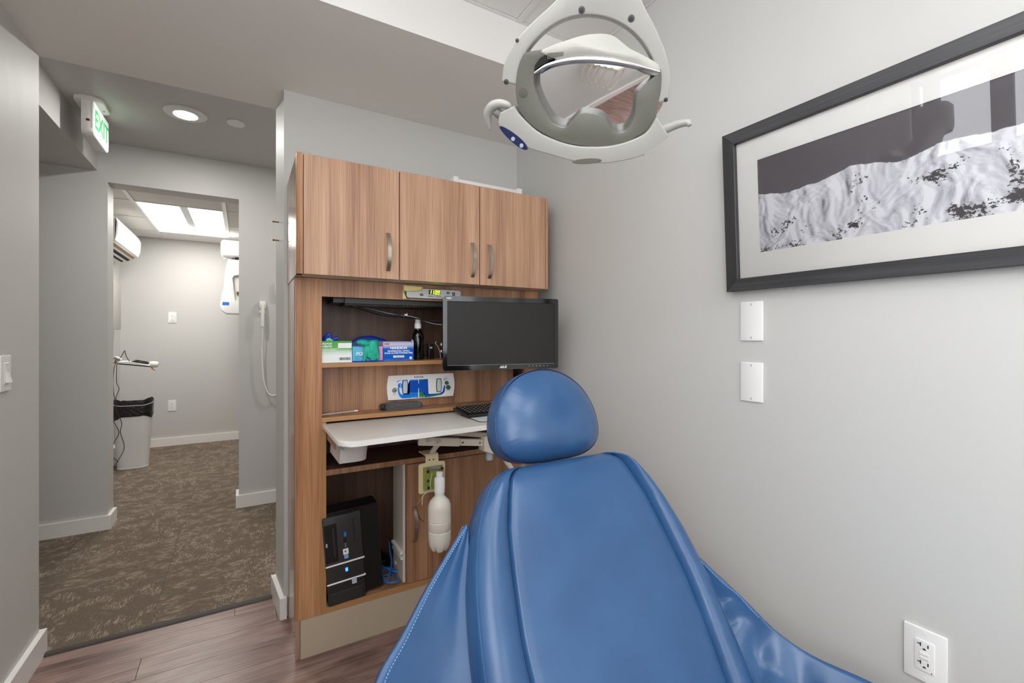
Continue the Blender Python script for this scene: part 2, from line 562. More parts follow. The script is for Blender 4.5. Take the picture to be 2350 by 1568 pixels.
def mountain_mat():
    """printed black-and-white photograph of a snow ridge (local x: thickness, y along the wall, z up)"""
    m, nt, p = nodes('printed_photograph')
    tc = nd(nt, 'ShaderNodeTexCoord')
    sep = nd(nt, 'ShaderNodeSeparateXYZ')
    nt.links.new(tc.outputs['Object'], sep.inputs[0])

    def math_(op, a, b=None, c=None):
        n = nd(nt, 'ShaderNodeMath', operation=op)
        for i, q in enumerate((a, b, c)):
            if q is None:
                continue
            if isinstance(q, (int, float)):
                n.inputs[i].default_value = q
            else:
                nt.links.new(q, n.inputs[i])
        return n.outputs[0]

    def noise_at(scale, detail=4.0, off=(0, 0, 0), rough=0.5, rot=0.0, dist=0.0):
        mp = nd(nt, 'ShaderNodeMapping')
        mp.inputs['Scale'].default_value = scale
        mp.inputs['Location'].default_value = off
        mp.inputs['Rotation'].default_value = (rot, 0, 0)
        nt.links.new(tc.outputs['Object'], mp.inputs['Vector'])
        n = nd(nt, 'ShaderNodeTexNoise', i_Scale=1.0, i_Detail=detail, i_Roughness=rough, i_Distortion=dist)
        nt.links.new(mp.outputs[0], n.inputs['Vector'])
        return n.outputs['Fac']
    y, z = sep.outputs['Y'], sep.outputs['Z']
    r1 = noise_at((0, 5.5, 0), 1.0, (0, 3.3, 0))
    r2 = noise_at((0, 30, 0), 6.0, (0, 9.1, 0), 0.65)
    ridge = math_('MULTIPLY_ADD', r1, 0.075, 0.119)
    ridge = math_('MULTIPLY_ADD', r2, 0.016, ridge)
    above = math_('SUBTRACT', z, ridge)
    sky = nd(nt, 'ShaderNodeMapRange', i_1=-0.0006, i_2=0.0010)
    nt.links.new(above, sky.inputs[0])
    # relief: difference of two shifted copies of the same terrain, lit from the left
    def terrain(off):
        a = noise_at((0, 14, 9), 4.0, off, 0.55, 0.5, 0.8)
        return a
    t1 = terrain((0, 0.0, 0.0))
    t2 = terrain((0, 0.10, 0.05))
    rel = math_('SUBTRACT', t1, t2)
    shade = math_('MULTIPLY_ADD', rel, 2.6, 0.66)
    fine1 = noise_at((0, 60, 34), 3.0, (0, 4, 2), 0.5, 0.6)
    shade = math_('MULTIPLY_ADD', fine1, 0.10, shade)
    snow = ramp(nt, [(0.25, (118, 114, 122)), (0.55, (198, 196, 204)), (0.85, (242, 241, 246))])
    nt.links.new(shade, snow.inputs[0])
    # rocks: small dark patches, more of them low and to the left
    rk = noise_at((0, 120, 140), 5.0, (0, 1.7, 5.2), 0.65, 0.4)
    rm = noise_at((0, 15, 20), 1.0, (0, 6.6, 2.2))
    lowb = math_('MULTIPLY_ADD', z, -0.55, 0.07)
    rsum = math_('ADD', math_('MULTIPLY_ADD', rm, 0.75, lowb), math_('MULTIPLY', rk, 0.62))
    rmask = nd(nt, 'ShaderNodeMapRange', i_1=0.82, i_2=0.85)
    nt.links.new(rsum, rmask.inputs[0])
    mx = nd(nt, 'ShaderNodeMix', data_type='RGBA')
    nt.links.new(rmask.outputs[0], mx.inputs[0])
    nt.links.new(snow.outputs[0], mx.inputs[6])
    mx.inputs[7].default_value = lin((58, 54, 56))
    mx2 = nd(nt, 'ShaderNodeMix', data_type='RGBA')
    nt.links.new(sky.outputs[0], mx2.inputs[0])
    nt.links.new(mx.outputs[2], mx2.inputs[6])
    mx2.inputs[7].default_value = lin((92, 86, 91))
    nt.links.new(mx2.outputs[2], p.inputs['Base Color'])
    p.inputs['Roughness'].default_value = 0.6
    return m


def glass_pane_mat():
    m, nt, p = nodes('picture_glass')
    nt.nodes.remove(p)
    tr = nd(nt, 'ShaderNodeBsdfTransparent')
    gl = nd(nt, 'ShaderNodeBsdfGlossy', i_Roughness=0.0)
    fr = nd(nt, 'ShaderNodeFresnel', i_IOR=1.45)
    mx = nd(nt, 'ShaderNodeMixShader')
    nt.links.new(fr.outputs[0], mx.inputs[0])
    nt.links.new(tr.outputs[0], mx.inputs[1])
    nt.links.new(gl.outputs[0], mx.inputs[2])
    nt.links.new(mx.outputs[0], nt.nodes['Material Output'].inputs[0])
    return m


M['carpet'] = carpet_mat()
M['leather'] = leather_mat()
M['stitch'] = mat('light_blue_thread', (118, 172, 222), 0.6)
M['mountain'] = mountain_mat()
M['glass'] = glass_pane_mat()
M['plank'] = wood('vinyl_plank', (88, 66, 60), (138, 110, 100), (168, 140, 128), axis=0, fine=40, rough=0.32, bump=0.25, warp=1.2)

# ------------------------------------------------------------------ the setting
XR, XL, YB, YB2 = 1.31, -0.66, 2.17, 2.375     # right wall, left wall, partition front and back
YR = -1.9                                      # wall behind the camera
ZS, ZC, ZH, ZF = 2.252, 2.435, 2.405, 2.26      # soffit, ceiling, hall ceiling, far-room ceiling
YH, YH2 = 3.715, 3.86                          # hall wall
YF = 6.2                                       # far-room back wall


def S(name, bm, m, parent=None, **k):
    return obj(name, bm, m, parent, kind='structure' if parent is None else None, smooth=k.pop('smooth', False), **k)


# floor of the room with its planks
fl = S('floor', box(B(), XL, XR, YR, YB2, -0.06, -0.004), M['slot'])
edges = [YB2 - 0.012, 2.29]
while edges[-1] > YR:
    edges.append(edges[-1] - 0.127)
for i in range(len(edges) - 1):
    y1, y0 = edges[i], max(edges[i + 1], YR)
    x = XL - 0.9 * random.random()
    while x < XR:
        x2 = x + 0.92
        a, b = max(x, XL), min(x2, XR)
        if b - a > 0.01 and y1 - y0 > 0.01:
            obj('plank', box(B(), a + 0.0006, b - 0.0006, y0 + 0.0006, y1 - 0.0006, -0.006, 0.0, bev=0.0006, seg=1), M['plank'], fl, smooth=False)
        x = x2
# carpet of the hall and the far room
fh = S('floor_hall', box(B(), -2.6, 2.0, YB2, YF, -0.06, -0.002), M['rubber'])
tile_bm = box(B(), 0, 0.4994, 0, 0.4994, -0.001, 0.004, bev=0.0009, seg=1)
tile0 = None
for i in range(9):
    for j in range(8):
        x0, y0 = -2.33 + i * 0.5, YB2 + 0.012 + j * 0.5
        if x0 > 1.2 or y0 > YF:
            continue
        if tile0 is None:
            bmesh.ops.translate(tile_bm, vec=(x0, y0, 0), verts=tile_bm.verts[:])
            tile0 = obj('carpet_tile', tile_bm, M['carpet'], fh, smooth=False)
            base = Vector((x0, y0, 0))
        else:
            t = tile0.copy()
            COL.objects.link(t)
            t.location = tile0.location + Vector((x0, y0, 0)) - base
            t.rotation_euler = (0, 0, math.pi / 2 * ((i + j) % 2))
            t.parent = fh
            t.matrix_parent_inverse = W[fh].inverted()
S('trim_1', tube(B(), [(XL, YB2 - 0.005, 0.0), (0.15, YB2 - 0.005, 0.0)], 0.018, n=12, flat=0.5, up=Z), M['rubber'], smooth=True)

# walls of the room
S('wall_right', box(B(), XR, XR + 0.12, YR - 0.1, YB2, 0, 2.6), M['wall'])
# the left wall has two frosted windows: a high wide strip and, farther back, an unseen taller one added for chair highlights
LWIN = ((-0.10, 1.045, 1.95, 2.40, (0.30, 0.70)), (-1.60, -0.25, 1.00, 2.40, (-0.925,)))
bm = box(B(), XL - 0.12, XL, YR - 0.1, YB2, 2.40, 2.6)
box(bm, XL - 0.12, XL, YR - 0.1, -1.60, 0, 2.40)
box(bm, XL - 0.12, XL, -1.60, -0.25, 0, 1.00)
box(bm, XL - 0.12, XL, -0.25, -0.10, 0, 2.40)
box(bm, XL - 0.12, XL, -0.10, 1.045, 0, 1.95)
box(bm, XL - 0.12, XL, 1.045, YB2, 0, 2.40)
S('wall_left', bm, M['wall'])
for i, (wy0, wy1, wz0, wz1, mids) in enumerate(LWIN):
    wn = S(('window_1', 'added_side_window')[i], box(B(), XL - 0.075, XL - 0.07, wy0, wy1, wz0, wz1), M['mullion'])
    cuts = [wy0 - 0.01] + list(mids) + [wy1 + 0.01]
    for a, b in zip(cuts[:-1], cuts[1:]):
        obj('pane', box(B(), XL - 0.069, XL - 0.060, a + 0.04, b - 0.04, wz0 + 0.03, wz1 - 0.03), M['daylight'] if i == 0 else M['fill_side'], wn, smooth=False)
    for c_ in cuts:
        obj('mullion', box(B(), XL - 0.069, XL - 0.035, max(wy0, c_ - 0.04), min(wy1, c_ + 0.04), wz0, wz1), M['mullion'] if i == 0 else M['trim'], wn, smooth=False)
    obj('sill', box(B(), XL - 0.06, XL + 0.025, wy0 - 0.02, wy1 + 0.02, wz0 - 0.03, wz0, bev=0.004), M['trim'], wn)
RX0, RX1, RZ0, RZ1 = -0.30, 1.00, 0.60, 2.05
bm = box(B(), XL - 0.12, XR + 0.12, YR - 0.12, YR, 0, RZ0)
box(bm, XL - 0.12, XR + 0.12, YR - 0.12, YR, RZ1, 2.6)
box(bm, XL - 0.12, RX0, YR - 0.12, YR, RZ0, RZ1)
box(bm, RX1, XR + 0.12, YR - 0.12, YR, RZ0, RZ1)
S('wall_rear', bm, M['wall'])
wn = S('added_rear_window', box(B(), RX0, RX1, YR - 0.075, YR - 0.07, RZ0, RZ1), M['mullion'])  # unseen window, added so its glow lifts the soffit underside
for a, b in ((RX0 + 0.04, 0.33), (0.37, RX1 - 0.04)):
    obj('pane', box(B(), a, b, YR - 0.069, YR - 0.060, RZ0 + 0.04, RZ1 - 0.04), M['fill_rear'], wn, smooth=False)
for a, b in ((RX0, RX0 + 0.04), (0.33, 0.37), (RX1 - 0.04, RX1)):
    obj('mullion', box(B(), a, b, YR - 0.069, YR - 0.035, RZ0, RZ1), M['trim'], wn, smooth=False)
obj('sill', box(B(), RX0 - 0.03, RX1 + 0.03, YR - 0.06, YR + 0.04, RZ0 - 0.03, RZ0, bev=0.004), M['trim'], wn)
bm = B()
prism(bm, [(0.150, YB, 0), (XR, YB, 0), (XR, YB2, 0), (0.131, YB2, 0)], (0, 0, ZS))
S('wall_back', bm, M['wall'])
S('ceiling_soffit', box(B(), XL, XR, 1.535, YB2, ZS, 2.6), M['wall_white'])
# suspended ceiling
ce = S('ceiling', box(B(), XL, XR, YR, 1.535, ZC + 0.09, ZC + 0.13), M['tile'])
gx = [XL, -0.287, 0.323, 0.933, XR]
gy = [1.535, 0.925, 0.315, -0.295, -0.905, -1.515, YR]
TROFF = {(1, 1), (1, 2), (2, 3), (2, 4)}
for i in range(4):
    for j in range(6):
        if (i, j) in TROFF:
            continue
        obj('ceiling_tile', box(B(), gx[i] + 0.012, gx[i + 1] - 0.012, gy[j + 1] + 0.012, gy[j] - 0.012, ZC + 0.004, ZC + 0.02, bev=0.003, seg=1), M['tile'], ce, smooth=False)
for i, x in enumerate(gx):
    a = x if i == 0 else x - 0.012
    b = x if i == 4 else x + 0.012
    obj('grid_bar', box(B(), a, b, YR, 1.535, ZC, ZC + 0.018), M['grid'], ce, smooth=False)
for j, y in enumerate(gy):
    if j in (2, 4):
        xs_ = [(gx[0], gx[1]), (gx[2], gx[4])] if j == 2 else [(gx[0], gx[2]), (gx[3], gx[4])]
    else:
        xs_ = [(gx[0], gx[4])]
    for a, b in xs_:
        obj('grid_bar', box(B(), a + 0.013, b - 0.013, y - (0 if j == 6 else 0.012), y + (0 if j == 0 else 0.012), ZC + 0.0005, ZC + 0.018), M['grid'], ce, smooth=False)


def troffer(x0, x1, y0, y1, z, lens, label, ridge=True):
    t = root('ceiling_light', label, 'light', ((x0 + x1) / 2, (y0 + y1) / 2, z))
    xm, bw = (x0 + x1) / 2, 0.03
    bm = B()
    box(bm, x0 + 0.012, x1 - 0.012, y0 + 0.012, y1 - 0.012, z + 0.075, z + 0.085)
    for a, b in ((x0 + 0.012, x0 + 0.02), (x1 - 0.02, x1 - 0.012)):
        box(bm, a, b, y0 + 0.012, y1 - 0.012, z + 0.001, z + 0.075)
    for a, b in ((y0 + 0.012, y0 + 0.02), (y1 - 0.02, y1 - 0.012)):
        box(bm, x0 + 0.02, x1 - 0.02, a, b, z + 0.001, z + 0.075)
    obj('housing', bm, M['grid'], t, smooth=False)
    # two curved lens panels rising to a central spine
    for sgn in (-1, 1):
        rows = []
        xo = x0 + 0.021 if sgn < 0 else x1 - 0.021
        xi = xm + sgn * bw
        for k in range(7):
            f = k / 6
            xx = xo + (xi - xo) * f
            zz = z + 0.004 + 0.055 * math.sin(f * math.pi / 2)
            rows.append([(xx, y0 + 0.021, zz), (xx, y1 - 0.021, zz)])
        bm = B()
        grid(bm, rows)
        obj('lens', bm, lens, t)
    obj('spine', box(B(), xm - bw + 0.001, xm + bw - 0.001, y0 + 0.021, y1 - 0.021, z + 0.045, z + 0.06), M['steel'], t, smooth=False)
    return t


troffer(-0.287, 0.323, -0.295, 0.925, ZC, M['lens'], 'white ceiling troffer with two lens panels above the blue chair')
troffer(0.323, 0.933, -1.515, -0.295, ZC, M['lens'], 'white ceiling troffer with two lens panels beside the rear wall')

# hall and far room shell
S('wall_hall', box(box(box(B(), -2.6, -0.725, YH, YH2, 0, 2.6), -0.026, 2.0, YH, YH2, 0, 2.6), -0.725, -0.026, YH, YH2, 2.158, 2.6), M['hallpaint'])
S('wall_hall_left', box(B(), -2.7, -2.6, YB2, YH2, 0, 2.6), M['hallpaint'])
S('wall_hall_right', box(B(), 2.0, 2.1, YB2 - 0.2, YH2, 0, 2.6), M['hallpaint'])
S('wall_hall_near', box(box(B(), -2.6, XL - 0.12, YB2 - 0.12, YB2, 0, 2.6), XR + 0.12, 2.0, YB2 - 0.12, YB2, 0, 2.6), M['hallpaint'])
S('ceiling_hall', box(B(), -2.6, 2.0, YB2, YH, ZH, ZH + 0.1), M['hallpaint'])
S('ceiling_bulkhead', box(B(), -2.6, -0.775, YB2, YH, 2.222, ZH), M['hallpaint'])
S('wall_far_left', box(B(), -1.23, -1.11, YH2, YF, 0, 2.5), M['hallpaint'])
S('wall_far_right', box(B(), 1.1, 1.2, YH2, YF, 0, 2.5), M['hallpaint'])
S('wall_far_back', box(B(), -1.23, 1.2, YF, YF + 0.1, 0, 2.5), M['hallpaint'])
cf = S('ceiling_far', box(B(), -1.11, 1.1, YH2, YF, ZF + 0.09, ZF + 0.12), M['tile'])
fx = [-1.11, -0.745, -0.135, 0.475, 1.1]
fy = [YH2, 3.97, 4.58, 5.19, 5.80, YF]
for i in range(4):
    for j in range(5):
        if i == 1 and j in (2, 3):
            continue
        obj('ceiling_tile', box(B(), fx[i] + 0.012, fx[i + 1] - 0.012, fy[j] + 0.008, fy[j + 1] - 0.008, ZF + 0.004, ZF + 0.02, bev=0.003, seg=1), M['tile'], cf, smooth=False)
for x in fx[1:4]:
    obj('grid_bar', box(B(), x - 0.014, x + 0.014, YH2, YF, ZF - 0.003, ZF + 0.018), M['grid'], cf, smooth=False)
for j, y in enumerate(fy[1:5]):
    for a, b in ([(fx[0], fx[1]), (fx[2], fx[4])] if j == 2 else [(fx[0], fx[4])]):
        obj('grid_bar', box(B(), a + 0.015, b - 0.015, y - 0.008, y + 0.008, ZF - 0.001, ZF + 0.018), M['grid'], cf, smooth=False)
troffer(-0.745, -0.135, 4.58, 5.80, ZF, M['lens_far'], 'bright ceiling troffer with dark spine in the room past the doorway')

# baseboards
BH, BT = 0.09, 0.018


def bb(name, pts):
    """baseboard along a floor polyline; the board lies to the left of the direction of travel"""
    bm = B()
    P = [Vector((p[0], p[1], 0)) for p in pts]
    n = len(P)
    off = []
    for i in range(n):
        d1 = (P[i] - P[i - 1]).normalized() if i else (P[1] - P[0]).normalized()
        d2 = (P[i + 1] - P[i]).normalized() if i < n - 1 else d1
        n1, n2 = Vector((-d1.y, d1.x, 0)), Vector((-d2.y, d2.x, 0))
        b = (n1 + n2)
        b = b / max(0.2, b.dot(n1)) if b.length > 1e-6 else n1
        off.append(P[i] + b * BT)
    strip(bm, P, off, (0, 0, BH))
    S(name, bm, M['trim'])


bb('baseboard_left', [(XL - 0.12, YB2), (XL, YB2), (XL, YR)][::1])
bb('baseboard_back', [(0.16, YB), (0.150, YB), (0.131, YB2), (0.5, YB2)])
bb('baseboard_right', [(XR, YR), (XR, YB)])
bb('baseboard_hall_left', [(-0.725, YH2), (-0.725, YH), (-2.6, YH)])
bb('baseboard_hall_right', [(2.0, YH), (-0.026, YH), (-0.026, YH2)])
bb('baseboard_far_back', [(1.1, YF), (-1.11, YF), (-1.11, YH2)])



# ------------------------------------------------------------------ 12 o'clock cabinet: upper unit
YU, YC = 1.76, 1.86


def pull(parent, x, z0, z1, yf, name='handle'):
    """arched bar pull on a door front at y = yf"""
    n = 14
    out_, in_ = [], []
    for k in range(n + 1):
        f = k / n
        zz = z0 + (z1 - z0) * f
        bow = 0.006 + 0.026 * math.sin(math.pi * f) ** 0.8
        out_.append((x - 0.007, yf - bow, zz))
        in_.append((x - 0.007, yf - bow + (0.0045 if 0 < k < n else 0.006), zz))
    bm = B()
    strip(bm, out_, in_, (0.014, 0, 0))
    return obj(name, bm, M['metal'], parent)


up = root('upper_cabinet', 'brown wood laminate wall cabinet with three doors and nickel pulls', 'cabinet', (0.7, 1.96, 1.42))
bm = B()
box(bm, 0.182, 1.222, 1.781, YB, 1.4212, 1.446)
box(bm, 0.182, 1.222, 1.782, YB, 1.83, 1.848)
box(bm, 0.182, 1.222, YB - 0.012, YB, 1.446, 1.83)
for x_ in (0.527, 0.877):
    box(bm, x_ - 0.009, x_ + 0.009, 1.79, YB - 0.012, 1.446, 1.83)
obj('body', bm, M['under'], up, smooth=False)
# side panel whose front edge is a quarter round
q = [(0.162, YB), (0.182, YB), (0.182, 1.760)] + [(0.174 - 0.012 * math.sin(math.radians(a)), 1.772 - 0.012 * math.cos(math.radians(a))) for a in range(0, 91, 15)]
bm = B()
prism(bm, [(p[0], p[1], 1.420) for p in q], (0, 0, 0.428))
obj('side_panel', bm, M['cab_side'], up, angle=30)
bm = B()
prism(bm, [(0.1815, 1.758, 1.42), (0.166, 1.759, 1.42), (0.1625, 1.764, 1.42), (0.1615, 1.772, 1.42), (0.1615, 1.79, 1.42), (0.1815, 1.79, 1.42)], (0, 0, 0.4285))
obj('corner_post', bm, M['cab_warm'], up, angle=60)
obj('side_panel', box(B(), 1.222, 1.237, 1.76, YB, 1.42, 1.848, bev=0.004), M['cab'], up)
for x0, x1, hx in ((0.184, 0.5250, 0.481), (0.5290, 0.8750, 0.840), (0.8790, 1.2195, 0.921)):
    d = obj('door', box(B(), x0, x1, YU, YU + 0.019, 1.421, 1.847, bev=0.0012, seg=1), M['cab'], up, smooth=False)
    pull(d, hx, 1.452, 1.598, YU)
bx_ = root('flat_box', 'long white box lying on top of the brown wall cabinet', 'box', (1.02, 2.0, 1.848))
obj('body', box(B(), 0.848, 1.212, 1.96, 2.08, 1.848, 1.936, bev=0.003), M['white'], bx_)
for a, b in ((0.840, 0.866), (1.186, 1.214)):
    obj('end_cap', box(B(), a, b, 1.955, 2.085, 1.848, 1.945, bev=0.004), M['white'], bx_)

# ------------------------------------------------------------------ tower unit below
tw = root('tower_cabinet', 'open brown wood laminate cabinet tower with shelves, beige kick and lower door', 'cabinet', (0.7, 2.0, 0))
XT0, XT1 = 0.165, 1.246
obj('side_panel', box(B(), XT0, XT0 + 0.017, YC + 0.001, YB, 0.0, 1.4195), M['cab_side'], tw, smooth=False)
obj('side_panel', box(B(), XT1 - 0.017, XT1, YC + 0.021, YB, 0.0, 1.4195), M['cab_side'], tw, smooth=False)
bm = B()
prism(bm, [(XT0 - 0.001, YC + 0.02, 0.143), (0.2575, YC + 0.02, 0.143), (0.2575, YC, 0.143), (XT0 + 0.006, YC, 0.143), (XT0 + 0.001, YC + 0.003, 0.143), (XT0 - 0.001, YC + 0.008, 0.143)], (0, 0, 1.2765))
obj('stile', bm, M['cab_warm'], tw, angle=60)
obj('stile', box(B(), 1.165, XT1, YC, YC + 0.02, 0.143, 1.4195), M['cab_warm'], tw, smooth=False)
obj('inner_stile', box(B(), 0.2575, 0.274, YC + 0.004, YC + 0.16, 0.165, 0.871), M['edge'], tw, smooth=False)
obj('fascia', box(B(), 0.258, 1.1645, YC + 0.003, YC + 0.02, 1.352, 1.4195), M['cab_back'], tw, smooth=False)
# upper open compartment
obj('back_panel', box(B(), 0.183, 1.228, 2.135, 2.15, 0.165, 1.4195), M['cab_shaded'], tw, smooth=False)
obj('compartment_side', box(B(), 0.2445, 0.2575, YC + 0.021, 2.134, 1.0965, 1.351), M['cab_shaded'], tw, smooth=False)
sh = obj('shelf', box(B(), 0.2578, 1.164, YC + 0.004, 2.134, 1.081, 1.096), M['cab_back'], tw, smooth=False)
obj('edge_band', box(B(), 0.258, 1.1645, YC + 0.0015, YC + 0.0042, 1.0805, 1.0965), M['edge'], sh, smooth=False)
# recessed panel behind the control plate, and the ledge in front of it
obj('recessed_panel', box(B(), 0.2578, 1.164, 1.963, 1.978, 0.8895, 1.0805), M['cab_back'], tw, smooth=False)
obj('recess_side', box(B(), 0.2445, 0.2575, YC + 0.021, 1.962, 0.8895, 1.0805), M['cab_shaded'], tw, smooth=False)
lg = obj('ledge', box(B(), 0.2578, 1.164, YC + 0.003, 2.134, 0.873, 0.889), M['cab_back'], tw, smooth=False)
obj('edge_band', box(B(), 0.258, 1.1645, YC, YC + 0.0028, 0.8725, 0.8895), M['edge'], lg, smooth=False)
# lower part
s2 = obj('lower_shelf', box(B(), 0.274, 1.164, YC + 0.003, 2.134, 0.667, 0.687), M['cab_shaded'], tw, smooth=False)
obj('edge_band', box(B(), 0.2745, 1.1645, YC, YC + 0.0028, 0.6665, 0.6875), M['cab_back'], s2, smooth=False)
bt = obj('bottom_board', box(B(), 0.2578, 1.164, YC + 0.003, 2.134, 0.143, 0.165), M['cab_back'], tw, smooth=False)
obj('edge_band', box(B(), 0.258, 1.1645, YC - 0.001, YC + 0.0028, 0.1425, 0.1655), M['edge'], bt, smooth=False)
obj('kick_panel', box(B(), 0.183, 1.244, YC - 0.006, YC + 0.012, 0.0, 0.1415), M['kick'], tw, smooth=False)
d = obj('door', box(B(), 0.589, 1.163, YC - 0.004, YC + 0.015, 0.168, 0.664, bev=0.0012, seg=1), M['cab_back'], tw, smooth=False)
pull(d, 0.619, 0.337, 0.482, YC - 0.004)
dv = obj('divider_panel', box(B(), 0.577, 0.588, YC + 0.02, 2.02, 0.166, 0.666), M['ivory'], tw, smooth=False)
sl = B()
box(sl, 0.565, 0.577, YC + 0.02, 2.01, 0.285, 0.297)
box(sl, 0.568, 0.577, YC + 0.02, 2.01, 0.262, 0.272)
obj('drawer_slide', sl, M['white'], dv, smooth=False)
obj('screw_cap', lathe(B(), [(0.008, 0), (0.008, 0.003), (0.004, 0.004)], (0.577, 1.985, 0.205), 14, (-1, 0, 0)), M['white'], dv)
obj('screw_cap', lathe(B(), [(0.007, 0), (0.007, 0.003), (0.003, 0.004)], (0.274, 1.95, 0.555), 14, (1, 0, 0)), M['white'], tw)
bm = B()
for z_ in (0.085, 0.1):
    lathe(bm, [(0.003, 0), (0.003, 0.004)], (XT0, YC + 0.012, z_), 8, (-1, 0, 0))
obj('screw', bm, M['brass'], tw)

# ------------------------------------------------------------------ clock / thermometer strip on the fascia
ck = root('clock_panel', 'silver control strip with lit digits 1109 on the cabinet fascia', 'clock', (0.7, YC, 1.36))
yk = YC + 0.003
out = rrect(0.250, 0.045, 0.010)
bm = B()
prism(bm, on((0.708, yk, 1.3815), X, Z, out), (0, -0.004, 0))
obj('rim', bm, M['black'], ck)
bm = B()
prism(bm, on((0.708, yk - 0.004, 1.3815), X, Z, rrect(0.245, 0.0405, 0.009)), (0, -0.004, 0), bev=0.001)
obj('faceplate', bm, mat('silver_face', (206, 206, 208), 0.4), ck)
yk -= 0.008
bm = B()
prism(bm, on((0.7075, yk, 1.3885), X, Z, rrect(0.052, 0.0195, 0.002)), (0, -0.0008, 0))
obj('display', bm, mat('display_dark', (62, 74, 14), 0.3), ck)
SEG = {'1': 'bc', '0': 'abcdef', '9': 'abcdfg'}


def seven(ch, ox, oz, w, h, bm, yy):
    s = 0.0022
    sh_ = 0.12
    bars = {'a': (0, h, w, h), 'g': (0, h / 2, w, h / 2), 'd': (0, 0, w, 0), 'f': (0, h / 2, 0, h), 'b': (w, h / 2, w, h), 'e': (0, 0, 0, h / 2), 'c': (w, 0, w, h / 2)}
    for c in SEG[ch]:
        x0, z0, x1, z1 = bars[c]
        a = [(min(x0, x1) - s / 2, min(z0, z1) - s / 2), (max(x0, x1) + s / 2, min(z0, z1) - s / 2), (max(x0, x1) + s / 2, max(z0, z1) + s / 2), (min(x0, x1) - s / 2, max(z0, z1) + s / 2)]
        prism(bm, [(ox + p[0] + sh_ * p[1], yy, oz + p[1]) for p in a], (0, -0.0004, 0))


bm = B()
for i, (ch, ox) in enumerate((('1', 0.6845), ('1', 0.6955), ('0', 0.7095), ('9', 0.7215))):
    seven(ch, ox, 1.3815, 0.0068, 0.0138, bm, yk - 0.0008)
obj('digits', bm, M['digits'], ck, smooth=False)
for (bx, bz) in ((0.668 - 0.018, 1.3755), (0.770, 1.389), (0.770, 1.3725), (0.796, 1.3875), (0.796, 1.3765)):
    bm = B()
    prism(bm, on((bx, yk, bz), X, Z, circ(0.0075, 18, 0.0050)), (0, -0.0015, 0))
    b_ = obj('button', bm, M['black'], ck)
    bm = B()
    if bx > 0.79:
        k_ = 1 if bz > 1.38 else -1
        prism(bm, [(bx - 0.003, yk - 0.0015, bz - 0.0013 * k_), (bx + 0.003, yk - 0.0015, bz - 0.0013 * k_), (bx, yk - 0.0015, bz + 0.002 * k_)], (0, -0.0003, 0))
    else:
        box(bm, bx - 0.004, bx + 0.004, yk - 0.0019, yk - 0.0015, bz - 0.001, bz + 0.001)
    obj('symbol', bm, M['text_white'], b_, smooth=False)
text('Pelton', 0.0105, (0.690, yk - 0.0003, 1.3705), X, Z, M['text_black'], ck, shear=0.4)
text('Crane', 0.0105, (0.724, yk - 0.0003, 1.3705), X, Z, M['text_black'], ck, shear=0.4)
# folded sticky note on its left end
nt_ = root('sticky_note', 'yellow paper note folded over the left end of the silver control strip', 'note', (0.6, YC - 0.008, 1.36))
bm = B()
rows = []
for i in range(9):
    f = i / 8
    rows.append([(0.571 + 0.082 * f, YC - 0.0065 - 0.004 * math.sin(f * 3.1) - 0.006 * (1 - g) * f, 1.4115 - 0.003 * f - (0.024 + 0.002 * math.sin(f * 4)) * g + 0.006 * f * g) for g in (0, 0.35, 0.7, 1.0)])
grid(bm, rows)
o_ = obj('upper_leaf', bm, M['note'], nt_)
o_.modifiers.new('thick', 'SOLIDIFY').thickness = 0.0006
bm = B()
prism(bm, [(0.5715, YC + 0.0025, 1.392), (0.5715, YC + 0.0025, 1.356), (0.588, YC + 0.0025, 1.3575), (0.577, YC + 0.0025, 1.378)], (0, -0.0008, 0))
obj('lower_leaf', bm, M['note'], nt_, smooth=False)

# ------------------------------------------------------------------ black rail under the fascia, cables and clip
rl = root('monitor_rail', 'black metal rail fixed under the cabinet fascia above the glove boxes', 'rail', (0.74, 1.95, 1.33))
bm = B()
box(bm, 0.345, 1.15, 1.884, 1.90, 1.330, 1.3515, bev=0.001, seg=1)
box(bm, 0.305, 1.15, 1.90, 2.05, 1.334, 1.3515)
obj('channel', bm, M['darkgrey'], rl, smooth=False)
bm = B()
box(bm, 0.35, 1.15, 1.905, 2.04, 1.3245, 1.334)
obj('inner_slide', bm, M['black'], rl, smooth=False)
bm = B()
for k in range(34):
    lathe(bm, [(0.0014, 0), (0.0014, 0.0005)], (0.59 + k * 0.0135, 1.905, 1.3293), 6, (0, -1, 0))
obj('slot_holes', bm, M['text_white'], rl, kind='stuff')
for i, (r_, pts, lab) in enumerate((
        (0.0028, [(0.36, 1.96, 1.328), (0.42, 1.955, 1.313), (0.50, 1.95, 1.290), (0.577, 1.945, 1.283), (0.66, 1.945, 1.277), (0.74, 1.93, 1.262), (0.80, 1.86, 1.262), (0.88, 1.78, 1.25)], 'thick black cable drooping lowest under the black rail'),
        (0.0022, [(0.40, 1.975, 1.327), (0.47, 1.965, 1.311), (0.54, 1.955, 1.294), (0.582, 1.95, 1.290), (0.67, 1.95, 1.276), (0.75, 1.94, 1.270), (0.82, 1.86, 1.27), (0.90, 1.78, 1.26)], 'thin grey cable drooping from the middle of the black rail'),
        (0.0022, [(0.385, 1.985, 1.327), (0.44, 1.975, 1.320), (0.52, 1.965, 1.303), (0.579, 1.96, 1.292), (0.65, 1.955, 1.285), (0.74, 1.95, 1.256), (0.80, 1.87, 1.252), (0.87, 1.78, 1.24)], 'light grey cable crossing in front of the white bottle cap'))):
    obj('cable', tube(B(), catmull(pts, 6), r_, 6), (M['black'], M['darkgrey'], M['grey'])[i], label=lab, cat='cable')
cl = root('cable_clip', 'small white clip holding the cables together under the black rail', 'clip', (0.6, 1.94, 1.28))
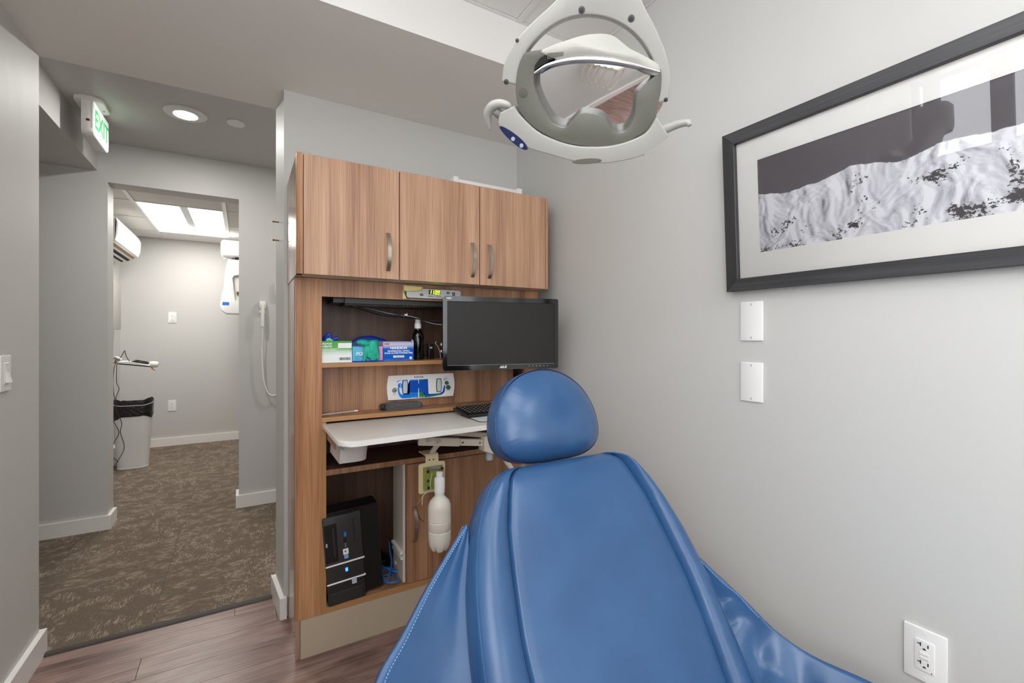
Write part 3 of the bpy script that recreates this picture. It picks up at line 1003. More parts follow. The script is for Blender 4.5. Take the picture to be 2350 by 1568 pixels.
obj('wrap', tube(B(), [(0.580, 1.9515, 1.2875), (0.598, 1.9505, 1.284)], 0.0065, 10), M['darkgrey'], cl)
bm = B()
lathe(bm, [(0.007, 0), (0.004, 0.004), (0.0035, 0.008), (0.007, 0.013)], (0.603, 1.942, 1.292), 12, (0.9, -0.1, 0.15))
obj('toggle', bm, M['white'], cl)

# ------------------------------------------------------------------ monitor on its arm
ang = math.atan2(1.631 - 1.733, 1.192 - 0.696)
mo = root('computer_monitor', 'black flat-panel monitor, switched off, mounted in front of the cabinet', 'monitor', (0.944, 1.682, 1.06))
MX = Matrix.Translation((0.944, 1.682, 1.212)) @ Matrix.Rotation(ang, 4, 'Z')
mw, mh = 0.508, 0.302
bm = B()
strip(bm, [V(p[0], -0.012, p[1]) for p in rrect(mw, mh, 0.008, 4)], [V(p[0], -0.012, p[1]) for p in (lambda L: [(x, z) for x, z in L])(rrect(mw - 0.034, mh - 0.040, 0.002, 4))], (0, 0.014, 0), closed=True)
for v in bm.verts:
    pass
obj('bezel', bm, M['blackgloss'], mo, xf=MX)
bm = B()
prism(bm, [V(p[0], -0.009, p[1] + 0.002) for p in rrect(mw - 0.030, mh - 0.034, 0.002, 2)], (0, 0.004, 0))
obj('screen', bm, M['screen'], mo, xf=MX, smooth=False)
bm = B()
prism(bm, [V(p[0], 0.002, p[1]) for p in rrect(mw - 0.002, mh - 0.002, 0.008, 4)], (0, 0.024, 0), bev=0.008)
box(bm, -0.12, 0.12, 0.02, 0.05, -0.08, 0.08, bev=0.01)
obj('back_shell', bm, M['black'], mo, xf=MX)
arm = B()
tube(arm, [(0.95, 1.97, 1.324), (0.95, 1.97, 1.27), (0.95, 1.90, 1.225), (0.94, 1.735, 1.215)], 0.014, 10)
obj('support_arm', arm, M['black'], mo)
bm = B()
box(bm, -mw / 2 + 0.017, mw / 2 - 0.017, -0.0095, -0.0085, -mh / 2 + 0.0195, -mh / 2 + 0.0208)
obj('screen_edge', bm, M['grey'], mo, xf=MX, smooth=False)
uu = (MX.to_3x3() @ X)
text('ASUS', 0.013, MX @ V(0.0, -0.0125, -mh / 2 + 0.0095), uu, Z, M['text_white'], mo, shear=0.25, bold=0.0004)
text('HDMI', 0.0075, MX @ V(-mw / 2 + 0.024, -0.0125, mh / 2 - 0.009), uu, Z, M['text_white'], mo, bold=0.0003)
for k in range(6):
    bm = B()
    box(bm, 0.115 + k * 0.017, 0.1205 + k * 0.017, -0.0125, -0.012, -mh / 2 + 0.0105, -mh / 2 + 0.0125)
    obj('button_mark', bm, M['grey'], mo, xf=MX, smooth=False)

# ------------------------------------------------------------------ things on the shelf (z 1.096)
ZSH = 1.0966


def grad_box(name, stops, axis='X', split=None):
    m, nt, p = nodes(name)
    tc = nd(nt, 'ShaderNodeTexCoord')
    sep = nd(nt, 'ShaderNodeSeparateXYZ')
    nt.links.new(tc.outputs['Generated'], sep.inputs[0])
    n = nd(nt, 'ShaderNodeTexNoise', i_Scale=3.0, i_Detail=2.0)
    nt.links.new(tc.outputs['Generated'], n.inputs['Vector'])
    ad = nd(nt, 'ShaderNodeMath', operation='MULTIPLY_ADD', i_1=split or 0.0)
    nt.links.new(n.outputs['Fac'], ad.inputs[0])
    nt.links.new(sep.outputs[axis], ad.inputs[2])
    r = ramp(nt, stops)
    nt.links.new(ad.outputs[0], r.inputs[0])
    nt.links.new(r.outputs[0], p.inputs['Base Color'])
    p.inputs['Roughness'].default_value = 0.55
    p.inputs['Specular IOR Level'].default_value = 0.15
    return m


def glove_box(x0, x1, y0, y1, h, m, label):
    t = root('glove_box', label, 'box', ((x0 + x1) / 2, (y0 + y1) / 2, ZSH))
    obj('carton', box(B(), x0, x1, y0, y1, ZSH, ZSH + h, bev=0.0012, seg=1), m, t, smooth=False)
    return t


g1 = glove_box(0.2585, 0.3705, 1.872, 2.09, 0.0848, grad_box('carton_green', [(0.0, (244, 246, 244)), (0.42, (240, 244, 242)), (0.55, (214, 232, 220)), (0.75, (110, 184, 96)), (1.0, (86, 170, 90))], 'Z', 0.18), 'white and green glove carton beside the cabinet stile')
yf = 1.8718
bm = B()
box(bm, 0.318, 0.369, yf - 0.0004, yf, ZSH + 0.057, ZSH + 0.077)
obj('sticker', bm, M['text_white'], g1, smooth=False)
text('MICRO-FLEX', 0.0085, (0.2875, yf - 0.0003, ZSH + 0.0745), X, Z, M['text_white'], g1, align='RIGHT', bold=0.0003).location.x += 0.0085
text('nitraform', 0.0125, (0.2960, yf - 0.0003, ZSH + 0.065), X, Z, M['text_white'], g1, align='RIGHT', bold=0.0003)
bm = B()
xx = 0.323
rr_ = random.Random(3)
while xx < 0.364:
    w_ = rr_.choice((0.0006, 0.0012, 0.002))
    box(bm, xx, xx + w_, yf - 0.0003, yf, ZSH + 0.010, ZSH + 0.0205)
    xx += w_ + rr_.choice((0.0008, 0.0014))
obj('barcode', bm, M['text_black'], g1, smooth=False)
bm = B()
for k in range(3):
    box(bm, 0.260, 0.318 - k * 0.006, yf - 0.0003, yf, ZSH + 0.0555 - k * 0.0035, ZSH + 0.0565 - k * 0.0035)
obj('fine_print', bm, M['text_white'], g1, smooth=False)

g2 = glove_box(0.3725, 0.4915, 1.872, 2.09, 0.0625, grad_box('carton_pink', [(0.0, (96, 190, 226)), (0.4, (120, 190, 230)), (0.62, (176, 160, 224)), (0.85, (236, 150, 206)), (1.0, (240, 160, 210))], 'X'), 'blue and pink glove carton with a teal glove hanging out')
text('POSI', 0.0185, (0.3850, yf - 0.0003, ZSH + 0.033), X, Z, M['text_white'], g2, align='LEFT', shear=0.15, bold=0.0004)
bm = B()
box(bm, 0.3727, 0.4913, yf - 0.0003, yf, ZSH, ZSH + 0.006)
obj('base_band', bm, M['blue_print'], g2, smooth=False)
bm = B()
for k in range(5):
    x_ = 0.383 + k * 0.0215
    for a, b, c_, e in ((0, 0.008, 0, 0.0007), (0, 0.008, 0.0055, 0.0062), (0, 0.0007, 0, 0.0062), (0.0073, 0.008, 0, 0.0062)):
        box(bm, x_ + a, x_ + b, yf - 0.0003, yf, ZSH + 0.0105 + c_, ZSH + 0.0105 + e)
obj('size_boxes', bm, M['blue_print'], g2, smooth=False)
for k, s_ in enumerate(('XS', 'S', 'M', 'L', 'XL')):
    text(s_, 0.006, (0.3958 + k * 0.0215, yf - 0.0003, ZSH + 0.0135), X, Z, M['navy'], g2)
bm = B()
box(bm, 0.383, 0.435, yf - 0.0003, yf, ZSH + 0.0215, ZSH + 0.0228)
obj('fine_print', bm, M['navy'], g2, smooth=False)

g3 = glove_box(0.4935, 0.6225, 1.874, 2.09, 0.081, grad_box('carton_blue', [(0.0, (120, 150, 205)), (0.10, (50, 112, 200)), (0.18, (4, 96, 196)), (0.66, (4, 96, 196)), (0.76, (150, 160, 206)), (0.9, (206, 206, 226)), (1.0, (170, 176, 216))], 'Z', 0.06), 'deep blue glove carton lettered in white beside the black bottle')
yf = 1.8738
text('HANDSON', 0.0150, (0.5580, yf - 0.0003, ZSH + 0.0545), X, Z, M['text_white'], g3, bold=0.0005, space=0.92)
text('PROFESSIONAL NITRILE', 0.0088, (0.5580, yf - 0.0003, ZSH + 0.0420), X, Z, M['text_white'], g3, bold=0.0002)
text('EXAM GLOVES POWDER FREE', 0.0088, (0.5580, yf - 0.0003, ZSH + 0.0335), X, Z, M['text_white'], g3, bold=0.0002)
bm = B()
box(bm, 0.535, 0.581, yf - 0.0003, yf, ZSH + 0.0150, ZSH + 0.0235)
obj('size_tag', bm, M['text_white'], g3, smooth=False)
text('L  200 GLOVES', 0.0055, (0.558, yf - 0.0006, ZSH + 0.0192), X, Z, M['navy'], g3)
bm = B()
prism(bm, on((0.609, yf, ZSH + 0.0125), X, Z, circ(0.0060)), (0, -0.0003, 0))
obj('round_seal', bm, M['text_white'], g3, smooth=False)
bm = B()
box(bm, 0.4975, 0.519, yf - 0.0003, yf, ZSH + 0.0690, ZSH + 0.0745)
obj('corner_mark', bm, mat('print_red', (206, 90, 100), 0.5), g3, smooth=False)


def crumple(name, m, c, r, seed, label, cat, squash=(1, 1, 1), amp=0.5, freq=2.2, group=None):
    bm = B()
    bmesh.ops.create_icosphere(bm, subdivisions=4, radius=1.0)
    for v in bm.verts:
        p = v.co.copy()
        d = noise.noise(p * freq + Vector((seed, seed * 2, 0))) * amp + noise.noise(p * freq * 2.6 + Vector((seed, 0, 3))) * amp * 0.45
        k = 1 + d
        v.co = Vector((p.x * squash[0], p.y * squash[1], p.z * squash[2])) * k * r + Vector(c)
    return obj(name, bm, m, None, label=label, cat=cat, angle=180)


# teal glove hanging over the front of the second carton: crumpled palm, cuff and limp fingers
glv = root('rubber_glove', 'crumpled teal glove draped over the front of the pink and blue carton', 'glove', (0.44, 1.866, 1.11))


def lump(name, c, rad, seed, tilt=0.0):
    bm = B()
    bmesh.ops.create_icosphere(bm, subdivisions=4, radius=1.0)
    R_ = Matrix.Rotation(tilt, 3, 'Y')
    for v in bm.verts:
        p = v.co.copy()
        w = abs(noise.noise(V(p.x * 2.6 + seed, p.y * 2.6, p.z * 1.1))) * 0.42 + noise.noise(p * 1.4 + V(seed, 1, 2)) * 0.22
        p = p * (1.06 - w)
        v.co = V(*c) + R_ @ V(p.x * rad[0], p.y * rad[1], p.z * rad[2])
    return obj(name, bm, M['teal'], glv, angle=180)


lump('palm', (0.446, 1.861, 1.146), (0.030, 0.013, 0.038), 1.0, 0.15)
lump('cuff', (0.418, 1.868, 1.172), (0.034, 0.016, 0.012), 3.0, 0.25)
lump('cuff_fold', (0.452, 1.872, 1.176), (0.026, 0.016, 0.009), 6.0, 0.0)
lump('finger', (0.420, 1.861, 1.134), (0.009, 0.008, 0.034), 8.0, 0.12)
lump('finger', (0.448, 1.860, 1.117), (0.013, 0.009, 0.016), 11.0, -0.6)
lump('finger', (0.466, 1.861, 1.126), (0.009, 0.008, 0.022), 13.0, -0.1)
# blue glove sticking out of the first carton
bg = root('rubber_glove', 'dark blue glove fingers poking up out of the green carton', 'glove', (0.285, 1.90, ZSH + 0.085))
for pts, r_ in (([(0.276, 1.905, 1.176), (0.280, 1.900, 1.196), (0.288, 1.897, 1.208), (0.292, 1.897, 1.196), (0.288, 1.90, 1.178)], 0.0075), ([(0.296, 1.90, 1.176), (0.305, 1.895, 1.186), (0.317, 1.893, 1.194), (0.322, 1.893, 1.190)], 0.0065), ([(0.272, 1.91, 1.176), (0.272, 1.91, 1.192), (0.279, 1.905, 1.200)], 0.006)):
    P = catmull(pts, 5)
    obj('finger', tube(B(), P, [r_ * (1 if 0 < i < len(P) - 1 else 0.6) for i in range(len(P))], 10), M['glove_blue'], bg, angle=180)
P = catmull([(0.281, 1.890, 1.176), (0.284, 1.887, 1.188), (0.295, 1.888, 1.184), (0.300, 1.892, 1.176)], 5)
obj('cuff', tube(B(), P, 0.0058, 10), M['mint'], bg, angle=180)
# blue pouch behind the cartons
crumple('cloth_pouch', M['glove_blue'], (0.497, 2.112, 1.150), 0.052, 4.1, 'royal blue pouch bulging up behind the glove cartons', 'pouch', (1.75, 0.28, 1.02), 0.06, 1.2)

bo = root('spray_bottle', 'black bottle with a white cap standing beside the blue glove carton', 'bottle', (0.678, 1.985, ZSH))
lathe_p = [(0.026, 0), (0.0275, 0.004), (0.0275, 0.085), (0.0265, 0.105), (0.021, 0.121), (0.0145, 0.130), (0.0135, 0.138)]
obj('body', lathe(B(), [(r_, z_ + ZSH) for r_, z_ in lathe_p], (0.678, 1.985, 0), 28), M['blackgloss'], bo)
obj('cap', lathe(B(), [(0.0150, ZSH + 0.1385), (0.0152, ZSH + 0.158), (0.0128, ZSH + 0.162), (0.0125, ZSH + 0.176), (0.0120, ZSH + 0.180)], (0.678, 1.985, 0), 24), M['white'], bo)
for a0 in (150, 330):
    bm = B()
    rows = []
    for k in range(9):
        a = math.radians(a0 + k * 7)
        rows.append([(0.678 + 0.0279 * math.cos(a), 1.985 + 0.0279 * math.sin(a), ZSH + z_) for z_ in (0.022, 0.088)])
    grid(bm, rows)
    obj('label_paper', bm, M['text_white'], bo)
# small black box, metal clip and steel holder next to the bottle
bb_ = root('small_device', 'small black upright device between the bottle and the steel holder', 'device', (0.735, 1.98, ZSH))
obj('body', box(B(), 0.722, 0.748, 1.965, 1.995, ZSH, ZSH + 0.068, bev=0.003), M['black'], bb_)
obj('window', box(B(), 0.727, 0.739, 1.9642, 1.9652, ZSH + 0.048, ZSH + 0.056), M['grey'], bb_, smooth=False)
tzw = B()
tube(tzw, catmull([(0.776, 1.955, ZSH + 0.002), (0.772, 1.955, ZSH + 0.03), (0.761, 1.957, ZSH + 0.06), (0.752, 1.96, ZSH + 0.071), (0.757, 1.96, ZSH + 0.079)], 6), 0.0016, 6)
obj('steel_pick', tzw, M['steel'], label='thin bent steel pick leaning behind the monitor edge', cat='tool')
hd = root('steel_holder', 'small steel holder with round knobs partly hidden by the monitor', 'holder', (0.795, 1.97, ZSH))
obj('plate', box(B(), 0.785, 0.800, 1.95, 1.99, ZSH, ZSH + 0.079, bev=0.002), M['steel'], hd)
for z_ in (0.066, 0.035):
    obj('knob', lathe(B(), [(0.006, 0), (0.006, 0.008), (0.004, 0.010)], (0.785, 1.965, ZSH + z_), 14, (-0.5, -1, 0)), M['white'], hd)



# ------------------------------------------------------------------ gas control plate on the recessed panel
cp = root('gas_control_panel', 'white control plate with blue and green flow graphics above the ledge', 'control panel', (0.686, 1.955, 0.924))
yp = 1.963
ol = [(-0.150, 0.052), (0.150, 0.052), (0.1535, 0.036), (0.156, 0.0), (0.1535, -0.036), (0.150, -0.052), (-0.150, -0.052), (-0.1535, -0.036), (-0.156, 0.0), (-0.1535, 0.036)]
ol = catmull([V(p[0], p[1], 0) for p in [(-0.140, 0.0525), (0, 0.0525), (0.140, 0.0525), (0.149, 0.049), (0.1535, 0.030), (0.156, 0.0), (0.1535, -0.030), (0.149, -0.049), (0.140, -0.0525), (0, -0.0525), (-0.140, -0.0525), (-0.149, -0.049), (-0.1535, -0.030), (-0.156, 0.0), (-0.1535, 0.030), (-0.149, 0.049)]], 4, True)
bm = B()
prism(bm, [(0.686 + p.x, yp, 0.9775 + p.y) for p in ol], (0, -0.012, 0), bev=0.003)
obj('plate', bm, M['white'], cp)
yp = 1.951


def decal(name, pts, m, lift=0.0003, parent=cp, y=None):
    bm = B()
    y = yp if y is None else y
    prism(bm, [(a, y, b) for a, b in pts], (0, -lift, 0))
    return obj(name, bm, m, parent, smooth=False)


decal('flow_graphic', [(0.63, 1.007), (0.631, 1.0085), (0.668, 1.0085), (0.668, 0.928), (0.596, 0.9295), (0.585, 0.938), (0.578, 0.953), (0.576, 0.979), (0.582, 0.979), (0.584, 0.963), (0.587, 0.953), (0.594, 0.946), (0.601, 0.945), (0.619, 0.945), (0.628, 0.946), (0.63, 0.956)], M['blue_light'])
decal('flow_graphic', [(0.672, 1.0085), (0.713, 1.0085), (0.713, 0.949), (0.716, 0.943), (0.724, 0.941), (0.768, 0.941), (0.783, 0.948), (0.787, 0.96), (0.79, 0.976), (0.796, 0.976), (0.795, 0.953), (0.791, 0.943), (0.778, 0.934), (0.763, 0.932), (0.724, 0.927), (0.673, 0.928)], M['blue_print'])
decal('block_graphic', [(0.63, 1.004), (0.6685, 1.004), (0.6685, 0.991), (0.6715, 0.991), (0.6715, 1.004), (0.713, 1.004), (0.713, 0.955), (0.6715, 0.952), (0.6715, 0.969), (0.6685, 0.969), (0.6685, 0.952), (0.63, 0.954)], M['blue_print'], 0.0006)
decal('green_graphic', [(0.673, 0.952), (0.691, 0.951), (0.691, 0.945), (0.708, 0.932), (0.673, 0.929)], M['green_print'], 0.0006)
decal('green_graphic', [(0.708, 0.933), (0.768, 0.9385), (0.778, 0.940), (0.770, 0.9345), (0.724, 0.928)], M['green_print'], 0.0006)
decal('green_graphic', [(0.675, 1.0085), (0.692, 1.0085), (0.690, 1.004), (0.675, 1.004)], M['green_print'], 0.0007)
decal('seam_mark', [(0.6685, 1.0085), (0.6715, 1.0085), (0.6715, 0.991), (0.6685, 0.991)], M['white'], 0.0009)
decal('seam_mark', [(0.6685, 0.969), (0.6715, 0.969), (0.6715, 0.928), (0.6685, 0.928)], M['white'], 0.0009)
tl = [(0.598, 1.009), (0.619, 1.009), (0.622, 0.99), (0.6215, 0.969), (0.619, 0.948), (0.598, 0.948), (0.5955, 0.969), (0.5955, 0.991)]
trr = [(a + 0.1565, b - 0.0005) for a, b in tl]


def inset(L, d):
    cx_ = sum(p[0] for p in L) / len(L)
    cz_ = sum(p[1] for p in L) / len(L)
    return [(cx_ + (p[0] - cx_) * (1 - d / 0.0125), cz_ + (p[1] - cz_) * (1 - d / 0.03)) for p in L]


for L, c_ in ((tl, M['blue_print']), (trr, M['green_dark'])):
    t_ = decal('flow_tube', L, c_, 0.003)
    decal('window', inset(L, 0.0035), mat('flow_window', (205, 214, 214), 0.15, var=0.1), 0.0006, t_, yp - 0.003)
    bm = B()
    for k in range(9):
        z_ = L[0][1] - 0.010 - k * 0.0052
        box(bm, L[0][0] + 0.009, L[0][0] + (0.0135 if k % 2 else 0.016), yp - 0.0039, yp - 0.0036, z_ - 0.0003, z_ + 0.0003)
    obj('scale_marks', bm, M['text_black'], t_, smooth=False, kind='stuff')
for (a, b, r_, m_, n_) in ((0.5865, 0.987, 0.0085, M['blue_light'], 'flow_knob'), (0.802, 0.987, 0.0080, M['green_dark'], 'flow_knob'), (0.8095, 0.966, 0.0095, M['green_dark'], 'flush_button')):
    k_ = obj(n_, lathe(B(), [(r_ * 1.12, 0), (r_ * 1.12, 0.002), (r_, 0.003), (r_ * 0.95, 0.010), (r_ * 0.6, 0.0105)], (a, yp, b), 24, (0, -1, 0)), m_, cp)
    if n_ == 'flow_knob':
        bm = B()
        box(bm, a - 0.001, a + 0.001, yp - 0.0112, yp - 0.0100, b - r_ * 0.8, b + r_ * 0.8)
        obj('pointer', bm, M['blue_light'] if m_ is M['green_dark'] else M['text_white'], k_, smooth=False)
lk = obj('key_lock', lathe(B(), [(0.0105, 0), (0.0105, 0.002), (0.009, 0.003), (0.008, 0.005), (0.0045, 0.005), (0.004, 0.004)], (0.5625, yp, 0.967), 24, (0, -1, 0)), M['metal'], cp)
bm = B()
lathe(bm, [(0.0022, 0), (0.0022, 0.0006)], (0.5640, yp - 0.0049, 0.966), 10, (0, -1, 0))
obj('keyhole', bm, M['text_black'], lk)
for (ca, cb, a0, a1, m_) in ((0.5865, 0.993, 40, 150, M['blue_light']), (0.800, 0.990, 35, 140, M['green_dark'])):
    bm = B()
    A_ = [(ca + 0.0165 * math.cos(math.radians(a0 + (a1 - a0) * k / 12)), yp, cb + 0.0165 * math.sin(math.radians(a0 + (a1 - a0) * k / 12))) for k in range(13)]
    B_ = [(ca + (0.0165 - 0.0040 * k / 12) * math.cos(math.radians(a0 + (a1 - a0) * k / 12)), yp, cb + (0.0165 - 0.0040 * k / 12) * math.sin(math.radians(a0 + (a1 - a0) * k / 12))) for k in range(13)]
    strip(bm, A_, B_, (0, -0.0003, 0))
    obj('dial_arc', bm, m_, cp, smooth=False)
text('PORTER', 0.0105, (0.671, yp - 0.0003, 1.0185), X, Z, M['blue_print'], cp, space=1.2, bold=0.0003)
text('patient response', 0.0042, (0.649, yp - 0.0009, 0.9315), X, Z, M['text_white'], cp)
text('digital display', 0.0042, (0.688, yp - 0.0009, 0.9315), X, Z, M['text_white'], cp)
text('O2 FLUSH', 0.0036, (0.8085, yp - 0.0003, 0.9505), X, Z, M['text_black'], cp)
text('N2O LOCK\nKEY', 0.0034, (0.5625, yp - 0.0003, 0.949), X, Z, M['text_black'], cp)
text('TOTAL FLOW', 0.0034, (0.797, yp - 0.0003, 1.0125), X, Z, M['text_black'], cp)

# ------------------------------------------------------------------ on the ledge (z 0.889)
ZL = 0.8896
pw = root('wrapped_remote', 'black handset wrapped in clear film lying on the ledge below the control plate', 'handset', (0.585, 1.93, ZL))
bm = B()
prism(bm, [V(0.584 + p[0], 1.905, ZL + 0.0125 + p[1]) for p in rrect(0.178, 0.025, 0.011)], (0, 0.045, 0), bev=0.006)
obj('body', bm, M['black'], pw)
bm = B()
prism(bm, [V(0.592 + p[0], 1.9035, ZL + 0.0135 + p[1]) for p in rrect(0.160, 0.0265, 0.009)], (0, 0.048, 0), bev=0.007)
obj('film_wrap', bm, mat('clear_film', (150, 150, 152), 0.08, alpha=0.4, bump=(90, 1.0, 0.02)), pw)
pc_ = root('pencil', 'silver pencil with an orange end lying on the ledge beside the stile', 'pencil', (0.34, 1.92, ZL))
pa, pb = V(0.2585, 1.905, ZL + 0.0035), V(0.418, 1.945, ZL + 0.0035)
obj('shaft', tube(B(), [pa, pa + (pb - pa) * 0.84], 0.0035, 6), mat('pencil_silver', (190, 180, 172), 0.3), pc_)
obj('ferrule', tube(B(), [pa + (pb - pa) * 0.84, pa + (pb - pa) * 0.93], 0.0037, 10), M['white'], pc_)
obj('eraser', tube(B(), [pa + (pb - pa) * 0.93, pb], 0.0034, 10), mat('eraser_orange', (214, 98, 66), 0.6), pc_)

# ------------------------------------------------------------------ sliding worktop
wt = root('worktop', 'white solid pull-out worktop with rounded corner sliding from the brown cabinet', 'worktop', (0.72, 1.7, 0.75))
R_ = 0.055
ol = [(0.262, 1.885)] + [(0.262 + R_ - R_ * math.cos(math.radians(a)), 1.512 + R_ - R_ * math.sin(math.radians(a))) for a in range(0, 91, 10)] + [(1.225 - R_ + R_ * math.sin(math.radians(a)), 1.552 + R_ - R_ * math.cos(math.radians(a))) for a in range(0, 91, 10)] + [(1.225, 1.885)]
bm = B()
prism(bm, [(a, b, 0.845) for a, b in ol], (0, 0, 0.0185), bev=0.004, seg=3)
obj('top', bm, M['whitetop'], wt)
for x_ in (0.276, 1.148):
    bm = B()
    box(bm, x_, x_ + 0.012, 1.66, 2.05, 0.806, 0.842)
    box(bm, x_ + 0.012, x_ + 0.020, 1.62, 1.90, 0.814, 0.834)
    obj('drawer_slide', bm, M['steel'], wt, smooth=False)
bm = B()
rows = []
for f in range(7):
    g = f / 6
    z_ = 0.844 - 0.087 * g
    ix = 0.010 * g
    L = [(0.293 - ix * 0.6, 1.86), (0.293 - ix * 0.6, 1.665)] + [(0.355 - ix + 0.040 * math.sin(math.radians(a)), 1.700 - 0.035 * math.cos(math.radians(a))) for a in range(0, 91, 15)] + [(0.395 - ix, 1.86)]
    rows.append([(a, b, z_) for a, b in L])
grid(bm, rows, close_u=True, cap1=True)
obj('under_bin', bm, mat('bin_grey_white', (206, 200, 196), 0.4), wt)
# keyboard and mouse mat on it
ZW = 0.8638
mm = root('mouse_mat', 'white and teal mat with a black border under the keyboard', 'mat', (0.93, 1.68, ZW))
bm = B()
prism(bm, [(0.930 + a, 1.690 + b, ZW) for a, b in rrect(0.27, 0.20, 0.02)], (0, 0, 0.002))
obj('border', bm, M['black'], mm, smooth=False)
bm = B()
prism(bm, [(0.930 + a, 1.690 + b, ZW + 0.0021) for a, b in rrect(0.264, 0.194, 0.018)], (0, 0, 0.0006))
obj('surface', bm, mat('mat_print', (226, 232, 236), 0.5), mm, smooth=False)
bm = B()
prism(bm, [(a, b, ZW + 0.0028) for a, b in ((0.855, 1.655), (0.90, 1.615), (1.03, 1.62), (1.04, 1.70), (0.90, 1.69))], (0, 0, 0.0003))
obj('print_patch', bm, mat('mat_teal', (40, 176, 196), 0.5), mm, smooth=False)
kb = root('keyboard', 'black computer keyboard on the white worktop behind the headrest', 'keyboard', (0.98, 1.77, ZW + 0.003))
KX = Matrix.Translation((0.990, 1.765, ZW + 0.0035)) @ Matrix.Rotation(math.radians(2), 4, 'Z') @ Matrix.Rotation(math.radians(4), 4, 'X')
bm = B()
box(bm, -0.205, 0.205, -0.075, 0.075, 0.005, 0.019, bev=0.004)
obj('tray', bm, M['black'], kb, xf=KX)
bm = B()
for r_ in range(6):
    for c_ in range(19):
        box(bm, -0.197 + c_ * 0.0208, -0.197 + c_ * 0.0208 + 0.0178, -0.068 + r_ * 0.0228, -0.068 + r_ * 0.0228 + 0.0185, 0.019, 0.0255, bev=0.0022, seg=1)
obj('keys', bm, M['blackmatte'], kb, xf=KX, kind='stuff')
bm = B()
for r_ in range(6):
    for c_ in range(19):
        a = -0.192 + c_ * 0.0208
        b = -0.060 + r_ * 0.0228
        box(bm, a, a + 0.0042, b, b + 0.0045, 0.0256, 0.0258)
obj('key_legends', bm, M['text_white'], kb, xf=KX, kind='stuff', smooth=False)

# ------------------------------------------------------------------ assistant arm under the worktop with bracket, hoses and bottle
ar = root('assistant_arm', 'ivory telescoping arm with grey knob under the white worktop behind the chair', 'arm', (0.78, 1.66, 0.63))
bm = B()
XA = Matrix.Translation((0.665, 1.70, 0.785)) @ Matrix.Rotation(math.radians(-14), 4, 'Z') @ Matrix.Rotation(math.radians(5), 4, 'Y')
obj('outer_tube', box(B(), -0.08, 0.085, -0.018, 0.018, -0.016, 0.016, bev=0.004), M['ivory'], ar, xf=XA)
obj('inner_tube', box(B(), 0.085, 0.19, -0.014, 0.014, -0.0135, 0.0135, bev=0.003), M['ivory'], ar, xf=XA)
for q_ in (0.095, 0.165):
    obj('screw', lathe(B(), [(0.004, 0), (0.004, 0.0015)], XA @ V(q_, -0.014, 0.0), 10, (XA.to_3x3() @ V(0, -1, 0))), M['metal'], ar)
bm = B()
prism(bm, [(0.832, 1.63, 0.797), (0.895, 1.63, 0.805), (0.955, 1.63, 0.770), (0.940, 1.63, 0.700), (0.915, 1.63, 0.708), (0.832, 1.63, 0.737)], (0, 0.055, 0), bev=0.005)
obj('elbow_block', bm, M['ivory'], ar)
obj('knob', lathe(B(), [(0.0165, -0.004), (0.0165, -0.040), (0.013, -0.044)], (0.868, 1.655, 0.737), 20), M['grey'], ar)
obj('support_rod', tube(B(), [(0.915, 1.65, 0.722), (0.965, 1.65, 0.652), (1.01, 1.65, 0.585)], 0.0115, 12), M['ivory'], ar)
P = catmull([(0.575, 1.72, 0.806), (0.64, 1.70, 0.818), (0.72, 1.68, 0.815), (0.79, 1.665, 0.806), (0.86, 1.66, 0.795)], 10)
obj('ribbed_hose', tube(B(), P, [0.0105 + 0.0012 * (i % 2) for i in range(len(P))], 12), M['hose'], ar)

br = root('bottle_bracket', 'cream metal bracket with valve block hanging under the worktop', 'bracket', (0.64, 1.69, 0.59))
bm = B()
prism(bm, [(0.612, 1.70, 0.737), (0.664, 1.70, 0.737), (0.666, 1.70, 0.706), (0.688, 1.70, 0.704), (0.693, 1.70, 0.699), (0.693, 1.70, 0.594), (0.688, 1.70, 0.589), (0.589, 1.70, 0.589), (0.584, 1.70, 0.594), (0.584, 1.70, 0.699), (0.589, 1.70, 0.704), (0.612, 1.70, 0.706)], (0, 0.003, 0))
obj('plate', bm, M['cream'], br, smooth=False)
bm = B()
box(bm, 0.606, 0.664, 1.70, 1.765, 0.736, 0.739)
obj('top_flange', bm, M['cream'], br, smooth=False)
bm = B()
box(bm, 0.602, 0.680, 1.690, 1.6995, 0.603, 0.690)
obj('valve_board', bm, M['pcb'], br, smooth=False)
bm = B()
box(bm, 0.616, 0.662, 1.678, 1.690, 0.682, 0.694)
obj('valve_bar', bm, M['steel'], br, smooth=False)
obj('brass_fitting', lathe(B(), [(0.006, 0), (0.006, 0.008), (0.004, 0.009), (0.004, 0.016)], (0.668, 1.683, 0.672), 12, (0.2, -1, 0.3)), M['brass'], br)
for x_, z_ in ((0.628, 0.716), (0.644, 0.7165)):
    obj('bolt_hole', lathe(B(), [(0.003, 0), (0.003, 0.0006)], (x_, 1.70, z_), 10, (0, -1, 0)), M['text_black'], br)
for x_, z_ in ((0.617, 0.675), (0.615, 0.640), (0.618, 0.612), (0.676, 0.68)):
    obj('valve_plug', lathe(B(), [(0.005, 0), (0.005, 0.007), (0.003, 0.008)], (x_, 1.690, z_), 10, (0, -1, 0)), M['black'], br)
